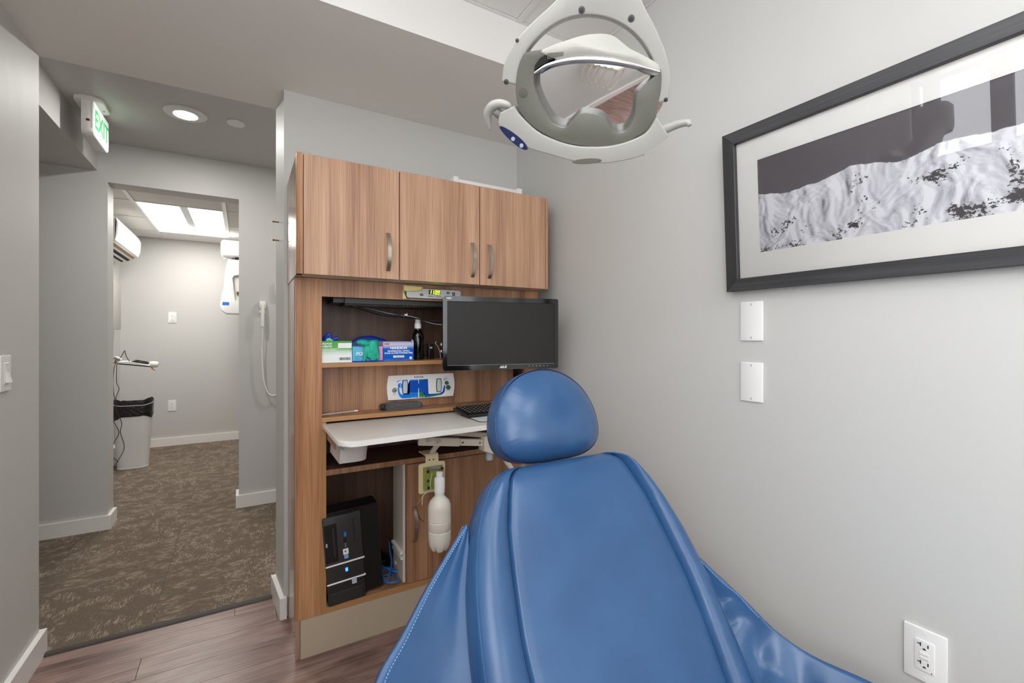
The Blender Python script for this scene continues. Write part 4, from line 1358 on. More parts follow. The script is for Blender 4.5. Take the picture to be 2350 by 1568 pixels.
for i, pts in enumerate(([(0.615, 1.688, 0.655), (0.608, 1.68, 0.63), (0.614, 1.684, 0.612)], [(0.632, 1.683, 0.668), (0.622, 1.675, 0.63), (0.625, 1.68, 0.605), (0.60, 1.69, 0.585), (0.594, 1.69, 0.55)],
                         [(0.600, 1.69, 0.588), (0.582, 1.69, 0.56), (0.575, 1.69, 0.53), (0.585, 1.69, 0.50), (0.600, 1.69, 0.485)], [(0.668, 1.675, 0.665), (0.673, 1.67, 0.64), (0.668, 1.68, 0.625)])):
    obj('tubing', tube(B(), catmull(pts, 6), 0.0016, 6), (M['pcb'], M['hose'], M['brass'], M['black'])[i], br)
# bundle of hoses curling down into the bracket
hb = root('hose_bundle', 'bundle of ivory hoses curling from the arm down to the cream bracket', 'hose', (0.64, 1.70, 0.735))
for k in range(6):
    dx, dy = (k % 3) * 0.0065, (k // 3) * 0.008
    obj('hose', tube(B(), catmull([(0.610 + dx * 0.3, 1.685 + dy, 0.800 - k * 0.002), (0.635 + dx * 0.6, 1.680 + dy, 0.803 - k * 0.001), (0.652 + dx, 1.682 + dy, 0.792), (0.654 + dx, 1.69 + dy, 0.775), (0.643 + dx, 1.70 + dy, 0.755), (0.637 + dx, 1.71 + dy, 0.7395)], 6), 0.0042, 8), M['hose'], hb)

wb = root('water_bottle', 'white ribbed plastic water bottle hanging from the cream bracket', 'bottle', (0.650, 1.655, 0.376))
pr = [(0.010, 0.3765), (0.030, 0.382), (0.0385, 0.398), (0.0425, 0.42), (0.0432, 0.455), (0.0418, 0.457), (0.0432, 0.459), (0.0435, 0.492), (0.0420, 0.494), (0.0435, 0.496), (0.0435, 0.540), (0.0425, 0.553), (0.037, 0.568), (0.027, 0.579), (0.0200, 0.586), (0.0185, 0.592), (0.0185, 0.600)]
obj('body', lathe(B(), pr, (0.650, 1.650, 0), 40, mod=lambda a, z_: 1 - (0.30 * max(0, math.cos(a * 2 * math.pi * 5)) * max(0, min(1, (0.405 - z_) / 0.022)))), M['bottle'], wb)
obj('neck_collar', lathe(B(), [(0.0205, 0.6005), (0.0208, 0.650), (0.0185, 0.656), (0.0135, 0.660), (0.0130, 0.678), (0.010, 0.680)], (0.650, 1.650, 0), 24), M['white'], wb)

# ------------------------------------------------------------------ computer tower in the lower compartment
pt = root('computer_tower', 'black desktop computer tower with blue power light in the lower compartment', 'computer', (0.35, 1.95, 0.166))
PX = Matrix.Translation((0.4195, 1.852, 0.1662)) @ Matrix.Rotation(math.radians(-4.0), 4, 'Y') @ Matrix.Rotation(math.radians(-1.0), 4, 'Z')
WPC, HPC = 0.138, 0.352
obj('case', box(B(), -WPC, 0.074, 0.022, 0.115, 0.012, HPC + 0.004, bev=0.002, seg=1), M['black'], pt, xf=PX, smooth=False)
obj('front_panel', box(B(), -WPC, 0.002, 0.0, 0.0215, 0.006, HPC - 0.004, bev=0.004), M['darkgrey'], pt, xf=PX)
obj('drive_bay', box(B(), -WPC + 0.004, -0.090, -0.0015, 0.001, 0.175, HPC - 0.030, bev=0.001, seg=1), M['black'], pt, xf=PX, smooth=False)
obj('drive_tray', box(B(), -0.106, -0.099, -0.0022, -0.0014, 0.195, HPC - 0.045), M['darkgrey'], pt, xf=PX, smooth=False)
obj('reader_slot', box(B(), -0.028, -0.025, -0.001, 0.0015, 0.230, HPC - 0.025), M['slot'], pt, xf=PX, smooth=False)
for z0, z1 in ((0.158, 0.164), (0.088, 0.094)):
    obj('silver_strip', box(B(), -WPC, 0.006, -0.003, 0.008, z0, z1, bev=0.002), M['white'], pt, xf=PX)
obj('power_led', box(B(), -0.068, -0.059, -0.0012, 0.0006, 0.125, 0.139, bev=0.0006, seg=1), M['led'], pt, xf=PX)
obj('power_button', box(B(), -0.072, -0.056, -0.0010, 0.0006, 0.102, 0.108, bev=0.0006, seg=1), M['black'], pt, xf=PX)
obj('usb_port', box(B(), -0.064, -0.056, -0.0008, 0.001, 0.262, 0.278), M['cable_blue'], pt, xf=PX, smooth=False)
obj('usb_port', box(B(), -0.068, -0.056, -0.0008, 0.001, 0.240, 0.256), M['slot'], pt, xf=PX, smooth=False)
for z_ in (0.232, 0.223):
    obj('audio_jack', lathe(B(), [(0.0035, 0), (0.0035, 0.0012), (0.0018, 0.0013)], PX @ V(-0.061, 0, z_), 12, PX.to_3x3() @ V(0, -1, 0)), M['metal'], pt)
obj('warning_sticker', box(B(), -0.072, -0.052, -0.0008, 0.0004, 0.192, 0.214), M['text_white'], pt, xf=PX, smooth=False)
obj('sticker_mark', box(B(), -0.066, -0.061, -0.0012, -0.0008, 0.200, 0.207), M['red'], pt, xf=PX, smooth=False)
obj('blue_sticker', box(B(), -0.069, -0.054, -0.0008, 0.0004, 0.175, 0.191), mat('sticker_blue', (120, 180, 220), 0.3), pt, xf=PX, smooth=False)
obj('paper_tag', box(B(), -0.048, -0.030, -0.004, -0.0034, 0.070, 0.092), mat('sticker_grey', (190, 194, 206), 0.3), pt, xf=PX, smooth=False)
for r_ in range(4):
    bm = B()
    for c_ in range(13):
        x_ = -WPC + 0.006 + c_ * 0.0102 + (r_ % 2) * 0.003
        box(bm, x_, x_ + 0.0065, -0.0006, 0.0004, 0.060 + r_ * 0.0065, 0.0635 + r_ * 0.0065)
    obj('vent_slots', bm, M['slot'], pt, xf=PX, smooth=False, kind='stuff')
obj('lower_flap', box(B(), -WPC + 0.010, -0.012, -0.0012, 0.0004, 0.012, 0.052, bev=0.0006, seg=1), M['darkgrey'], pt, xf=PX, smooth=False)
obj('drive_label', box(B(), -WPC + 0.006, -WPC + 0.012, -0.0024, -0.0014, 0.238, 0.252), M['grey'], pt, xf=PX, smooth=False)
# blue network cable and black power brick beside it
cab = []
for k in range(64):
    a = k * 0.42
    r_ = 0.034 + 0.006 * math.sin(k * 0.7)
    cab.append((0.527 + r_ * math.cos(a) * 1.0 + 0.006 * math.sin(k * 0.11), 1.922 + 0.045 * math.sin(a) + 0.01 * math.cos(k * 0.21), 0.1715 + 0.010 + 0.012 * math.sin(a * 0.5 + 1.0) + 0.0003 * k))
cab = [(0.512, 2.05, 0.29), (0.507, 2.03, 0.24), (0.505, 2.01, 0.21)] + cab[:26] + [(0.56, 1.99, 0.205), (0.565, 2.03, 0.24), (0.57, 2.06, 0.27)]
obj('network_cable', tube(B(), catmull(cab, 4), 0.0032, 8), M['cable_blue'], label='bright blue network cable coiled beside the computer tower', cat='cable')
pbk = root('power_brick', 'black power adapter lying behind the blue cable in the compartment', 'adapter', (0.53, 2.06, 0.1655))
obj('body', box(B(), 0.503, 0.570, 2.045, 2.125, 0.1655, 0.20, bev=0.004), M['black'], pbk)
obj('cord', tube(B(), catmull([(0.52, 2.09, 0.20), (0.506, 2.08, 0.26), (0.52, 2.09, 0.27), (0.545, 2.08, 0.215), (0.56, 2.03, 0.19), (0.565, 1.98, 0.171)], 6), 0.0035, 8), M['black'], pbk)



# ------------------------------------------------------------------ dental chair
XC = 0.676
ch = root('dental_chair', 'blue leather dental chair with rounded headrest and stitched arm slings', 'chair', (XC, 0.35, 0))
UPV = V(0, 0.5145, 0.8575)       # up along the reclined back
NRM = V(0, -0.8575, 0.5145)      # out of the front of the back
ZT = 0.905


def on_back(x, s, n=0.0):
    z_ = ZT - s * 0.8575
    return V(XC + x, 0.356 + 0.6 * z_, z_) + NRM * n


def interp(tab, s):
    for i in range(len(tab) - 1):
        if s <= tab[i + 1][0]:
            a, b = tab[i], tab[i + 1]
            f = (s - a[0]) / (b[0] - a[0])
            # smooth through neighbours
            p0 = tab[max(i - 1, 0)][1]
            p3 = tab[min(i + 2, len(tab) - 1)][1]
            return 0.5 * ((2 * a[1]) + (b[1] - p0) * f + (2 * p0 - 5 * a[1] + 4 * b[1] - p3) * f * f + (3 * a[1] - p0 - 3 * b[1] + p3) * f ** 3)
    return tab[-1][1]


WID = [(0.0, 0.142), (0.010, 0.172), (0.025, 0.196), (0.05, 0.220), (0.09, 0.247), (0.14, 0.270), (0.22, 0.293), (0.32, 0.308), (0.45, 0.316), (0.60, 0.314), (0.75, 0.302)]
SSH = 0.012
SMX = [(0.0, 0.118), (0.010, 0.146), (0.025, 0.168), (0.06, 0.184), (0.134, 0.207), (0.25, 0.225), (0.36, 0.235), (0.54, 0.228), (0.75, 0.210)]


def front_n(x, s):
    w, q = interp(WID, s), interp(SMX, s) + math.copysign(SSH, x)
    b = abs(x)
    if b < q:
        n = 0.015 * math.cos(b / q * math.pi / 2) ** 0.6
    else:
        f = (b - q) / (w - q)
        n = 0.024 * math.sin(math.pi * min(1, f * 0.90)) ** 0.75 - 0.012 * f * f
    n -= 0.0080 * math.exp(-((b - q) / 0.0045) ** 2)
    n -= 0.010 * math.exp(-((s - 0.32) / 0.12) ** 2) * math.exp(-(b / 0.13) ** 2)
    return n


rows = []
ss = [0.0, 0.004, 0.010, 0.018, 0.028] + [0.042 + 0.0147 * i for i in range(49)]
for s in ss:
    g = 1.0 if s > 0.045 else math.sqrt(max(0, 1 - (1 - s / 0.045) ** 2))
    w, q = interp(WID, s), interp(SMX, s)
    halves = []
    for sg in (-1, 1):
        q2 = q + SSH * sg
        half = [q2 * i / 26 for i in range(24)] + [q2 - 0.010, q2 - 0.0065, q2 - 0.0035, q2 - 0.0015, q2, q2 + 0.0015, q2 + 0.0035, q2 + 0.0065]
        half += [q2 + 0.0065 + (w - q2 - 0.0065) * i / 12 for i in range(1, 13)]
        halves.append(half)
    xs_ = [-v for v in halves[0][::-1]] + halves[1][1:]
    row = []
    for x_ in xs_:
        row.append(on_back(x_, s, -0.035 + (0.035 + front_n(x_, s)) * g))
    for f in (0.25, 0.55, 0.8):      # right side band
        row.append(on_back(w * (1 + 0.012 * math.sin(f * math.pi)), s, -0.035 + (0.035 - 0.075 * f) * g))
    for i in range(9):               # back
        a = 1 - 2 * i / 8
        row.append(on_back(a * w * 0.97, s, -0.035 - 0.045 * g))
    for f in (0.8, 0.55, 0.25):
        row.append(on_back(-w * (1 + 0.012 * math.sin(f * math.pi)), s, -0.035 + (0.035 - 0.075 * f) * g))
    rows.append(row)
bm = B()
grid(bm, rows, close_u=True, cap0=True, cap1=True)
bk = obj('backrest', bm, M['leather'], ch, angle=80)
# piping along the outer seam and the two panel seams
for sg in (-1, 1):
    P = [on_back(sg * interp(WID, s) * 0.995, s, front_n(interp(WID, s) * 0.995, s)) for s in [0.03 + 0.02 * i for i in range(36)]]
    obj('piping', tube(B(), P, 0.0022, 6), M['leather'], bk)
    P = [on_back(sg * interp(SMX, s) + SSH, s, front_n(sg * interp(SMX, s) + SSH, s) + 0.0003) for s in [0.012 + 0.0147 * i for i in range(48)]]
    obj('panel_seam', tube(B(), P, 0.0012, 6), M['navy'], bk)

# headrest
HC = V(0.682, 0.962, 0.963)
HU, HN = V(0, 0.276, 0.961), V(0, -0.961, 0.276)


def head_out(t):
    """D-shaped outline, t in turns, starting at the right"""
    a = 2 * math.pi * t
    c, s = math.cos(a), math.sin(a)
    rx = 0.160
    if s >= 0:
        x_ = rx * math.copysign(abs(c) ** 0.97, c)
        z_ = 0.152 * abs(s) ** 1.0
    else:
        x_ = rx * math.copysign(abs(c) ** 0.62, c)
        z_ = -0.085 * abs(s) ** 0.78
    return x_, z_


rows = []
prof = [(0.0, 0.055), (0.12, 0.0548), (0.25, 0.0535), (0.38, 0.0508), (0.5, 0.0470), (0.62, 0.0410), (0.73, 0.0330), (0.82, 0.0245), (0.89, 0.0160), (0.94, 0.0085), (0.968, 0.0035), (0.978, 0.0), (0.985, -0.0008), (0.993, 0.0010), (1.0, -0.004), (1.006, -0.020), (1.0, -0.040), (0.97, -0.055), (0.90, -0.064), (0.75, -0.069), (0.4, -0.071), (0.0, -0.071)]
NA = 96
for r_, h in prof:
    row = []
    for k in range(NA):
        x_, z_ = head_out(k / NA)
        pk = 0.0
        if 0.7 < r_ < 0.98:
            pk = 0.0009 * math.sin(k * 2.6) * math.sin((r_ - 0.7) / 0.28 * math.pi)
        rr2 = max(r_, 0.002)
        row.append(HC + X * (x_ * rr2) + HU * (z_ * rr2 + 0.004) + HN * (h + pk))
    rows.append(row)
bm = B()
grid(bm, rows, close_u=True, cap0=True, cap1=True)
hr = obj('headrest', bm, M['leather'], ch, angle=80)
P = []
for k in range(NA + 1):
    x_, z_ = head_out(k / NA)
    P.append(HC + X * (x_ * 0.986) + HU * (z_ * 0.986 + 0.004) + HN * 0.0)
obj('piping', tube(B(), P, 0.0016, 6, caps=False), M['navy'], hr)
bm = B()
tube(bm, [HC - HN * 0.06 - HU * 0.02, HC - HN * 0.085 - HU * 0.10, on_back(0.0, 0.05, -0.085), on_back(0.0, 0.20, -0.085)], 0.022, 10, flat=0.5)
obj('headrest_bar', bm, M['ivory'], ch)
bm = B()
box(bm, 0.635, 0.735, 1.005, 1.035, 0.78, 0.865, bev=0.01)
obj('headrest_bracket', bm, M['ivory'], ch)


def sling(name, inner, outer, fold, seed, thick):
    I_ = catmull(inner, 10)
    O_ = catmull(outer, 10)
    n = min(len(I_), len(O_))
    rows = []
    for i in range(n):
        row = []
        for k in range(25):
            f = k / 24
            p = I_[i].lerp(O_[i], f)
            w = math.sin(math.pi * f)
            u = i / (n - 1)
            p = p + V(0, 0.0, -1) * w * fold(u, f)
            p = p + V(0, 0, 1) * w * 0.010 * noise.noise(V(u * 5 + seed, f * 3, seed))
            row.append(p)
        rows.append(row)
    bm = B()
    grid(bm, rows)
    o = obj(name, bm, M['leather'], ch, angle=80)
    md = o.modifiers.new('thick', 'SOLIDIFY')
    md.thickness = thick
    md.offset = 0
    return o, O_, rows


def stitches(par, rows, k0, r=0.0010, ln=0.0032, gap=0.0054, lift=0.0052):
    """small dashes along one column of the sling surface"""
    P = [rw[k0] for rw in rows]
    Q = [rw[k0 - 2] for rw in rows]
    bm = B()
    for sgn in (-1, 1):
        acc = 0.0
        for i in range(len(P) - 1):
            seg = P[i + 1] - P[i]
            L = seg.length
            d = seg.normalized()
            nn = d.cross((P[i] - Q[i]).normalized()).normalized()
            while acc < L:
                a = P[i] + d * acc + nn * lift * sgn
                tube(bm, [a, a + d * ln], r, 5)
                acc += gap
            acc -= L
    return obj('stitching', bm, M['stitch'], par, kind='stuff')


# sling on the cabinet-door side
sl_o, O1, rw = sling('arm_sling',
                     [(0.410, 0.880, 0.795), (0.395, 0.832, 0.700), (0.385, 0.778, 0.600), (0.380, 0.72, 0.500), (0.380, 0.65, 0.400), (0.385, 0.56, 0.36)],
                     [(0.402, 0.878, 0.798), (0.310, 0.835, 0.726), (0.245, 0.803, 0.664), (0.190, 0.772, 0.618), (0.150, 0.700, 0.555), (0.135, 0.58, 0.50)],
                     lambda u, f: 0.10 * u * (1 - 0.2 * f), 1.3, 0.009)
stitches(sl_o, rw, 23)
# sling on the picture-wall side
sl_o, O1, rw = sling('arm_sling',
                     [(0.945, 0.850, 0.735), (0.965, 0.790, 0.650), (0.985, 0.730, 0.560), (0.985, 0.660, 0.460), (0.975, 0.560, 0.400), (0.965, 0.42, 0.385), (0.960, 0.30, 0.385)],
                     [(0.950, 0.848, 0.745), (0.985, 0.755, 0.650), (1.040, 0.668, 0.568), (1.085, 0.605, 0.502), (1.115, 0.535, 0.474), (1.140, 0.445, 0.470), (1.150, 0.30, 0.470)],
                     lambda u, f: 0.040 * u + 0.013 * math.sin(u * 62 + f * 4) * math.exp(-((u - 0.36) / 0.10) ** 2) + 0.011 * math.sin(u * 34 + f * 6), 5.2, 0.008)
stitches(sl_o, rw[:26], 23)
# seat, base and pedestal
bm = B()
rows = []
for i in range(25):
    f = i / 24
    y_ = 0.60 - 0.92 * f
    w_ = 0.30 - 0.03 * f
    zc = 0.37 - 0.04 * math.sin(f * math.pi) + 0.03 * f
    th = 0.055 * (1 if 0 < i < 24 else 0.4)
    rows.append([V(XC + w_ * math.copysign(abs(math.cos(2 * math.pi * k / 32)) ** 0.4, math.cos(2 * math.pi * k / 32)), y_, zc + th * math.copysign(abs(math.sin(2 * math.pi * k / 32)) ** 0.5, math.sin(2 * math.pi * k / 32))) for k in range(32)])
grid(bm, rows, close_u=True, cap0=True, cap1=True)
obj('seat', bm, M['leather'], ch, angle=80)
obj('seat_carrier', box(B(), XC - 0.14, XC + 0.14, -0.2, 0.62, 0.24, 0.315, bev=0.02), M['ivory'], ch)
obj('pedestal', box(B(), XC - 0.10, XC + 0.10, 0.05, 0.40, 0.075, 0.245, bev=0.02), M['ivory'], ch)
obj('base_plate', box(B(), XC - 0.22, XC + 0.22, -0.15, 0.68, 0.0, 0.075, bev=0.02), M['ivory'], ch)

# ------------------------------------------------------------------ dental operating light
R3 = V(CS, -SN, 0)
FW = V(SN, CS, 0)
CAMP = V(0, 0, CAM_H)


def cam_ray(px, py):
    return FW * F_PX + R3 * (px - CX) + Z * (HY - py)


LO = CAMP + cam_ray(1350, 190) * (0.85 / F_PX)        # centre of the lamp head
LN = (CAMP - LO).normalized()                           # the lamp head is turned towards the doorway side and down
LR = Z.cross(LN).normalized()
LU = LN.cross(LR)


def lp(px, py, dz=0.0):
    d = cam_ray(px, py)
    t = (LO - CAMP).dot(LN) / d.dot(LN)
    return CAMP + d * t + LN * dz


def lps(L, dz=0.0, n=5, closed=False):
    return catmull([lp(a, b, dz) for a, b in L], n, closed)


KP = 0.00094
la = root('operating_light', 'white dental operating light with chrome reflector hanging above the blue chair', 'lamp', tuple(LO))
yo = [(1151, 188), (1156, 150), (1170, 115), (1194, 80), (1228, 45), (1262, 14), (1296, -22), (1322, -62), (1380, -74), (1444, -62), (1462, -25), (1482, 20), (1503, 60), (1522, 103), (1535, 145), (1539, 190), (1533, 232)]
yi = [(1186, 196), (1189, 165), (1198, 139), (1213, 111), (1238, 82), (1262, 62), (1288, 47), (1318, 37), (1350, 34), (1385, 38), (1412, 47), (1440, 63), (1466, 86), (1488, 116), (1502, 146), (1511, 186), (1508, 238)]
bm = B()
strip(bm, lps(yo, -0.045), lps(yi, -0.045), LN * 0.045, bev=0.012, seg=4)
yk_ = obj('yoke', bm, M['lampwhite'], la, angle=60)
for a, b, r_ in ((1335, 23, 6.2), (1448.5, 42.5, 6.2), (1162, 188, 5.2), (1528, 229, 4.2), (1187, 93, 3.6)):
    s_ = obj('screw_recess', lathe(B(), [(r_ * KP, -0.003), (r_ * KP, 0.0006), (r_ * KP * 0.8, 0.0008)], lp(a, b, 0.0), 18, LN), mat('recess_dark', (70, 67, 62), 0.5), yk_)
    obj('screw_head', lathe(B(), [(r_ * KP * 0.62, 0.0), (r_ * KP * 0.62, 0.0012), (r_ * KP * 0.3, 0.0014)], lp(a - 0.6, b + 0.8, 0.0), 12, LN), M['text_black'], s_)
ro = [(1212, 119), (1275, 112), (1345, 109), (1420, 116), (1480, 134), (1514, 156), (1517, 200), (1509, 245), (1503, 275), (1482, 301), (1448, 320), (1415, 331), (1378, 336), (1335, 334), (1297, 327), (1260, 313), (1222, 289), (1198, 262), (1187, 235), (1184, 200), (1189, 160), (1197, 134)]
ri = [(1268, 127), (1300, 121), (1345, 118), (1410, 124), (1468, 141), (1509, 163), (1478, 196), (1461, 219), (1458, 255), (1450, 281), (1432, 303), (1408, 300), (1383, 268), (1335, 260), (1312, 278), (1296, 293), (1268, 283), (1247, 252), (1232, 218), (1225, 188), (1230, 155), (1245, 138)]
bm = B()
strip(bm, lps(ro, -0.05, 6, True), lps(ri, -0.05, 6, True), LN * 0.052, closed=True, bev=0.0025, seg=2)
rg = obj('face_ring', bm, M['lampgrey'], la, angle=50)
obj('screw_recess', lathe(B(), [(9 * KP, -0.004), (9 * KP, 0.0010), (7 * KP, 0.0012)], lp(1201, 212, 0.002), 20, LN), mat('recess_olive', (84, 82, 72), 0.5), rg)
# concave mirror
rows = []
for r_ in (0.02, 0.15, 0.3, 0.45, 0.6, 0.75, 0.88, 1.0):
    row = []
    for k in range(64):
        a = 2 * math.pi * k / 64
        row.append(lp(1362 + 170 * r_ * math.cos(a), 212 + 112 * r_ * math.sin(a), -0.030 - 0.0045 * r_ * r_ - 0.0058 * r_ * math.sin(a) + 0.004 * r_ * math.cos(a)))
    rows.append(row)
bm = B()
grid(bm, rows, close_u=True, cap0=True)
mr = obj('mirror', bm, M['chrome'], la, angle=180)
# bright chrome lip across the top of the mirror
bm = B()
t1 = [(1226, 160), (1255, 138), (1300, 124), (1350, 118), (1410, 122), (1470, 140), (1513, 162)]
t2 = [(1227, 172), (1256, 156), (1300, 146), (1350, 144), (1410, 149), (1470, 160), (1513, 167)]
A_, B_ = lps(t1, -0.012, 6), lps(t2, 0.006, 6)
rows = [[A_[i] + (B_[i] - A_[i]) * f + LN * 0.010 * math.sin(f * math.pi) for i in range(len(A_))] for f in (0, 0.2, 0.4, 0.6, 0.8, 1.0)]
grid(bm, rows)
lip = obj('mirror_lip', bm, M['chrome'], la, angle=180)
lip.modifiers.new('thick', 'SOLIDIFY').thickness = 0.003
bm = B()
prism(bm, [lp(a, b, -0.004) for a, b in ((1226, 163), (1228, 150), (1240, 133), (1262, 121), (1300, 117), (1296, 127), (1262, 139), (1238, 153))], LN * 0.007)
vt = obj('vent_grille', bm, M['slot'], la, smooth=False)
for k in range(9):
    a = 1258 + k * 4.2
    obj('rib', tube(B(), [lp(a, 122 - k * 0.35, 0.0042), lp(a, 136 - k * 0.9, 0.0042)], 0.0012, 6), M['lampgrey'], vt)
# hood behind the ring
ho = [(1240, 120), (1268, 103), (1300, 92), (1335, 81), (1362, 77), (1390, 77), (1412, 84), (1430, 98), (1448, 112), (1480, 128), (1515, 152), (1505, 175), (1450, 150), (1400, 140), (1340, 136), (1285, 138)]
hc = (1372, 135)
rows = []
for sc_, dz in ((0.93, 0.004), (0.985, 0.002), (1.0, -0.006), (1.0, -0.03), (0.96, -0.06), (0.86, -0.085), (0.65, -0.105), (0.35, -0.115), (0.05, -0.118)):
    rows.append(lps([(hc[0] + (a - hc[0]) * sc_, hc[1] + (b - hc[1]) * sc_) for a, b in ho], dz, 5, True))
bm = B()
grid(bm, rows, close_u=True, cap0=True, cap1=True)
obj('hood', bm, M['hood'], la, angle=180)
# rear housing closing the head behind the mirror
rows = []
for r_, dz in ((0.94, -0.045), (0.93, -0.07), (0.82, -0.095), (0.55, -0.115), (0.1, -0.12)):
    rows.append([lp(1352 + 168 * r_ * math.cos(2 * math.pi * k / 48), 222 + 112 * r_ * math.sin(2 * math.pi * k / 48), dz) for k in range(48)])
bm = B()
grid(bm, rows, close_u=True, cap1=True)
obj('rear_housing', bm, M['lampwhite'], la, angle=180)
# lower white trim with the two horn handles
u_ = [(1181, 243), (1196, 265), (1232, 299), (1270, 319), (1312, 332), (1350, 336), (1400, 334), (1445, 322), (1482, 303), (1505, 268)]
l_ = [(1150, 258), (1150, 291), (1203, 333), (1262, 353), (1308, 366), (1350, 373), (1405, 371), (1468, 357), (1512, 334), (1532, 309)]
bm = B()
strip(bm, lps(u_, -0.045, 6), lps(l_, -0.045, 6), LN * 0.058, bev=0.011, seg=4)
trm = obj('lower_trim', bm, M['lampwhite'], la, angle=60)


def horn(pts, rad, name='handle'):
    P = catmull([lp(a, b, dz) for a, b, dz in pts], 6)
    R = []
    n = len(rad) - 1
    for i in range(len(P)):
        f = i / (len(P) - 1) * n
        k = min(int(f), n - 1)
        R.append((rad[k] + (rad[k + 1] - rad[k]) * (f - k)) * KP)
    h_ = obj(name, tube(B(), P, R, 14), M['lampwhite'], la, angle=80)
    return h_


horn([(1173, 246, 0.006), (1166, 241, 0.006), (1148, 238, 0.004), (1130, 244, 0.0), (1119, 260, -0.004), (1119, 280, -0.006), (1124, 300, -0.006)], [3.0, 7.0, 9.0, 10.0, 9.5, 7.0, 2.5])
horn([(1134, 252, -0.002), (1146, 264, -0.010), (1160, 275, -0.016)], [9, 10, 14], 'handle_neck')
horn([(1510, 305, -0.02), (1525, 298, -0.012), (1545, 290, -0.004), (1563, 283, 0.004), (1576, 281, 0.010), (1580, 287, 0.014)], [16, 11, 8.5, 7.5, 7.0, 4.0])
# touch pad, centre knob
pd = on(lp(1181, 315, 0.0135), (lp(1206, 336) - lp(1156, 294)).normalized(), (lp(1188, 307) - lp(1174, 323)).normalized(), [(x_ * KP, y_ * KP * (0.72 + 0.28 * (x_ / 36 + 1) / 2)) for x_, y_ in circ(37, 26, 9.5)])
bm = B()
prism(bm, [p + V(0, 0, 0) for p in pd], LN * 0.002, bev=0.0006)
pdo = obj('touch_pad', bm, M['navy'], la)
for a, b in ((1180, 317), (1199, 332)):
    obj('pad_button', lathe(B(), [(4.2 * KP, 0), (4.2 * KP, 0.001), (2 * KP, 0.0012)], lp(a, b, 0.0155), 16, LN), M['grey'], pdo)
bm = B()
prism(bm, on(lp(1347, 368, 0.002), LR, LU, [(x_ * KP, y_ * KP) for x_, y_ in circ(31, 26, 5.5)]), LN * 0.0125, bev=0.001)
obj('sensor_window', bm, M['lampgrey'], la)
bm = B()
prism(bm, [lp(a, b, 0.004) for a, b in ((1475, 356), (1478, 351), (1526, 318), (1527, 324), (1512, 337))], LN * 0.010)
obj('side_panel', bm, M['lampwhite'], la)
# hub and arm up to the ceiling
hub = lp(1384, -62, -0.022)
obj('hub', lathe(B(), [(0.048, -0.02), (0.052, -0.005), (0.052, 0.06), (0.040, 0.075)], hub, 28), M['lampwhite'], la)
obj('arm_post', tube(B(), [hub + V(0, 0, 0.07), V(hub.x, hub.y, ZC - 0.03)], 0.022, 20), M['lampwhite'], la)
obj('ceiling_flange', lathe(B(), [(0.085, ZC - 0.0295), (0.085, ZC - 0.008), (0.08, ZC - 0.001)], (hub.x, hub.y, 0), 32), M['lampwhite'], la)

# ------------------------------------------------------------------ picture on the right wall
pf = root('framed_picture', 'long dark framed black-and-white photograph of a snowy mountain ridge on the wall', 'picture', (XR - 0.0015, 0.27, 1.337))
Y0, Y1, Z0, Z1, FWD = -0.335, 0.872, 1.337, 1.811, 0.037
xf0, xf1 = XR - 0.030, XR - 0.0015
fr_rails = (([(Y0, Z1), (Y1, Z1), (Y1 - FWD, Z1 - FWD), (Y0 + FWD, Z1 - FWD)], M['frame']), ([(Y0, Z0), (Y1, Z0), (Y1 - FWD, Z0 + FWD), (Y0 + FWD, Z0 + FWD)], M['frame']),
            ([(Y1, Z0), (Y1, Z1), (Y1 - FWD, Z1 - FWD), (Y1 - FWD, Z0 + FWD)], M['frame_v']), ([(Y0, Z0), (Y0, Z1), (Y0 + FWD, Z1 - FWD), (Y0 + FWD, Z0 + FWD)], M['frame_v']))
for pts, m_ in fr_rails:
    bm = B()
    prism(bm, [(xf0, a, b) for a, b in pts], (xf1 - xf0, 0, 0), bev=0.0012, seg=1)
    obj('frame_rail', bm, m_, pf, smooth=False)
obj('backing', box(B(), XR - 0.010, XR - 0.0015, Y0 + 0.02, Y1 - 0.02, Z0 + 0.02, Z1 - 0.02), M['blackmatte'], pf, smooth=False)
IY0, IY1, IZ0, IZ1 = -0.236, 0.773, 1.444, 1.709
bm = B()
strip(bm, [(XR - 0.0155, Y0 + 0.03, Z0 + 0.03), (XR - 0.0155, Y1 - 0.03, Z0 + 0.03), (XR - 0.0155, Y1 - 0.03, Z1 - 0.03), (XR - 0.0155, Y0 + 0.03, Z1 - 0.03)],
      [(XR - 0.0155, IY0, IZ0), (XR - 0.0155, IY1, IZ0), (XR - 0.0155, IY1, IZ1), (XR - 0.0155, IY0, IZ1)], (0.0025, 0, 0), closed=True)
obj('mat_board', bm, M['mat_board'], pf, smooth=False)
obj('print', box(B(), XR - 0.0128, XR - 0.0105, IY0 - 0.01, IY1 + 0.01, IZ0 - 0.0, IZ1 + 0.0), M['mountain'], pf, smooth=False)
gpane = obj('glass_pane', box(B(), XR - 0.0205, XR - 0.0185, Y0 + 0.033, Y1 - 0.033, Z0 + 0.033, Z1 - 0.033), M['glass'], pf, smooth=False)

pf.location = (XR - 0.0015, 0.27, 1.337)
pf.rotation_euler = (0, math.radians(-2.8), 0)


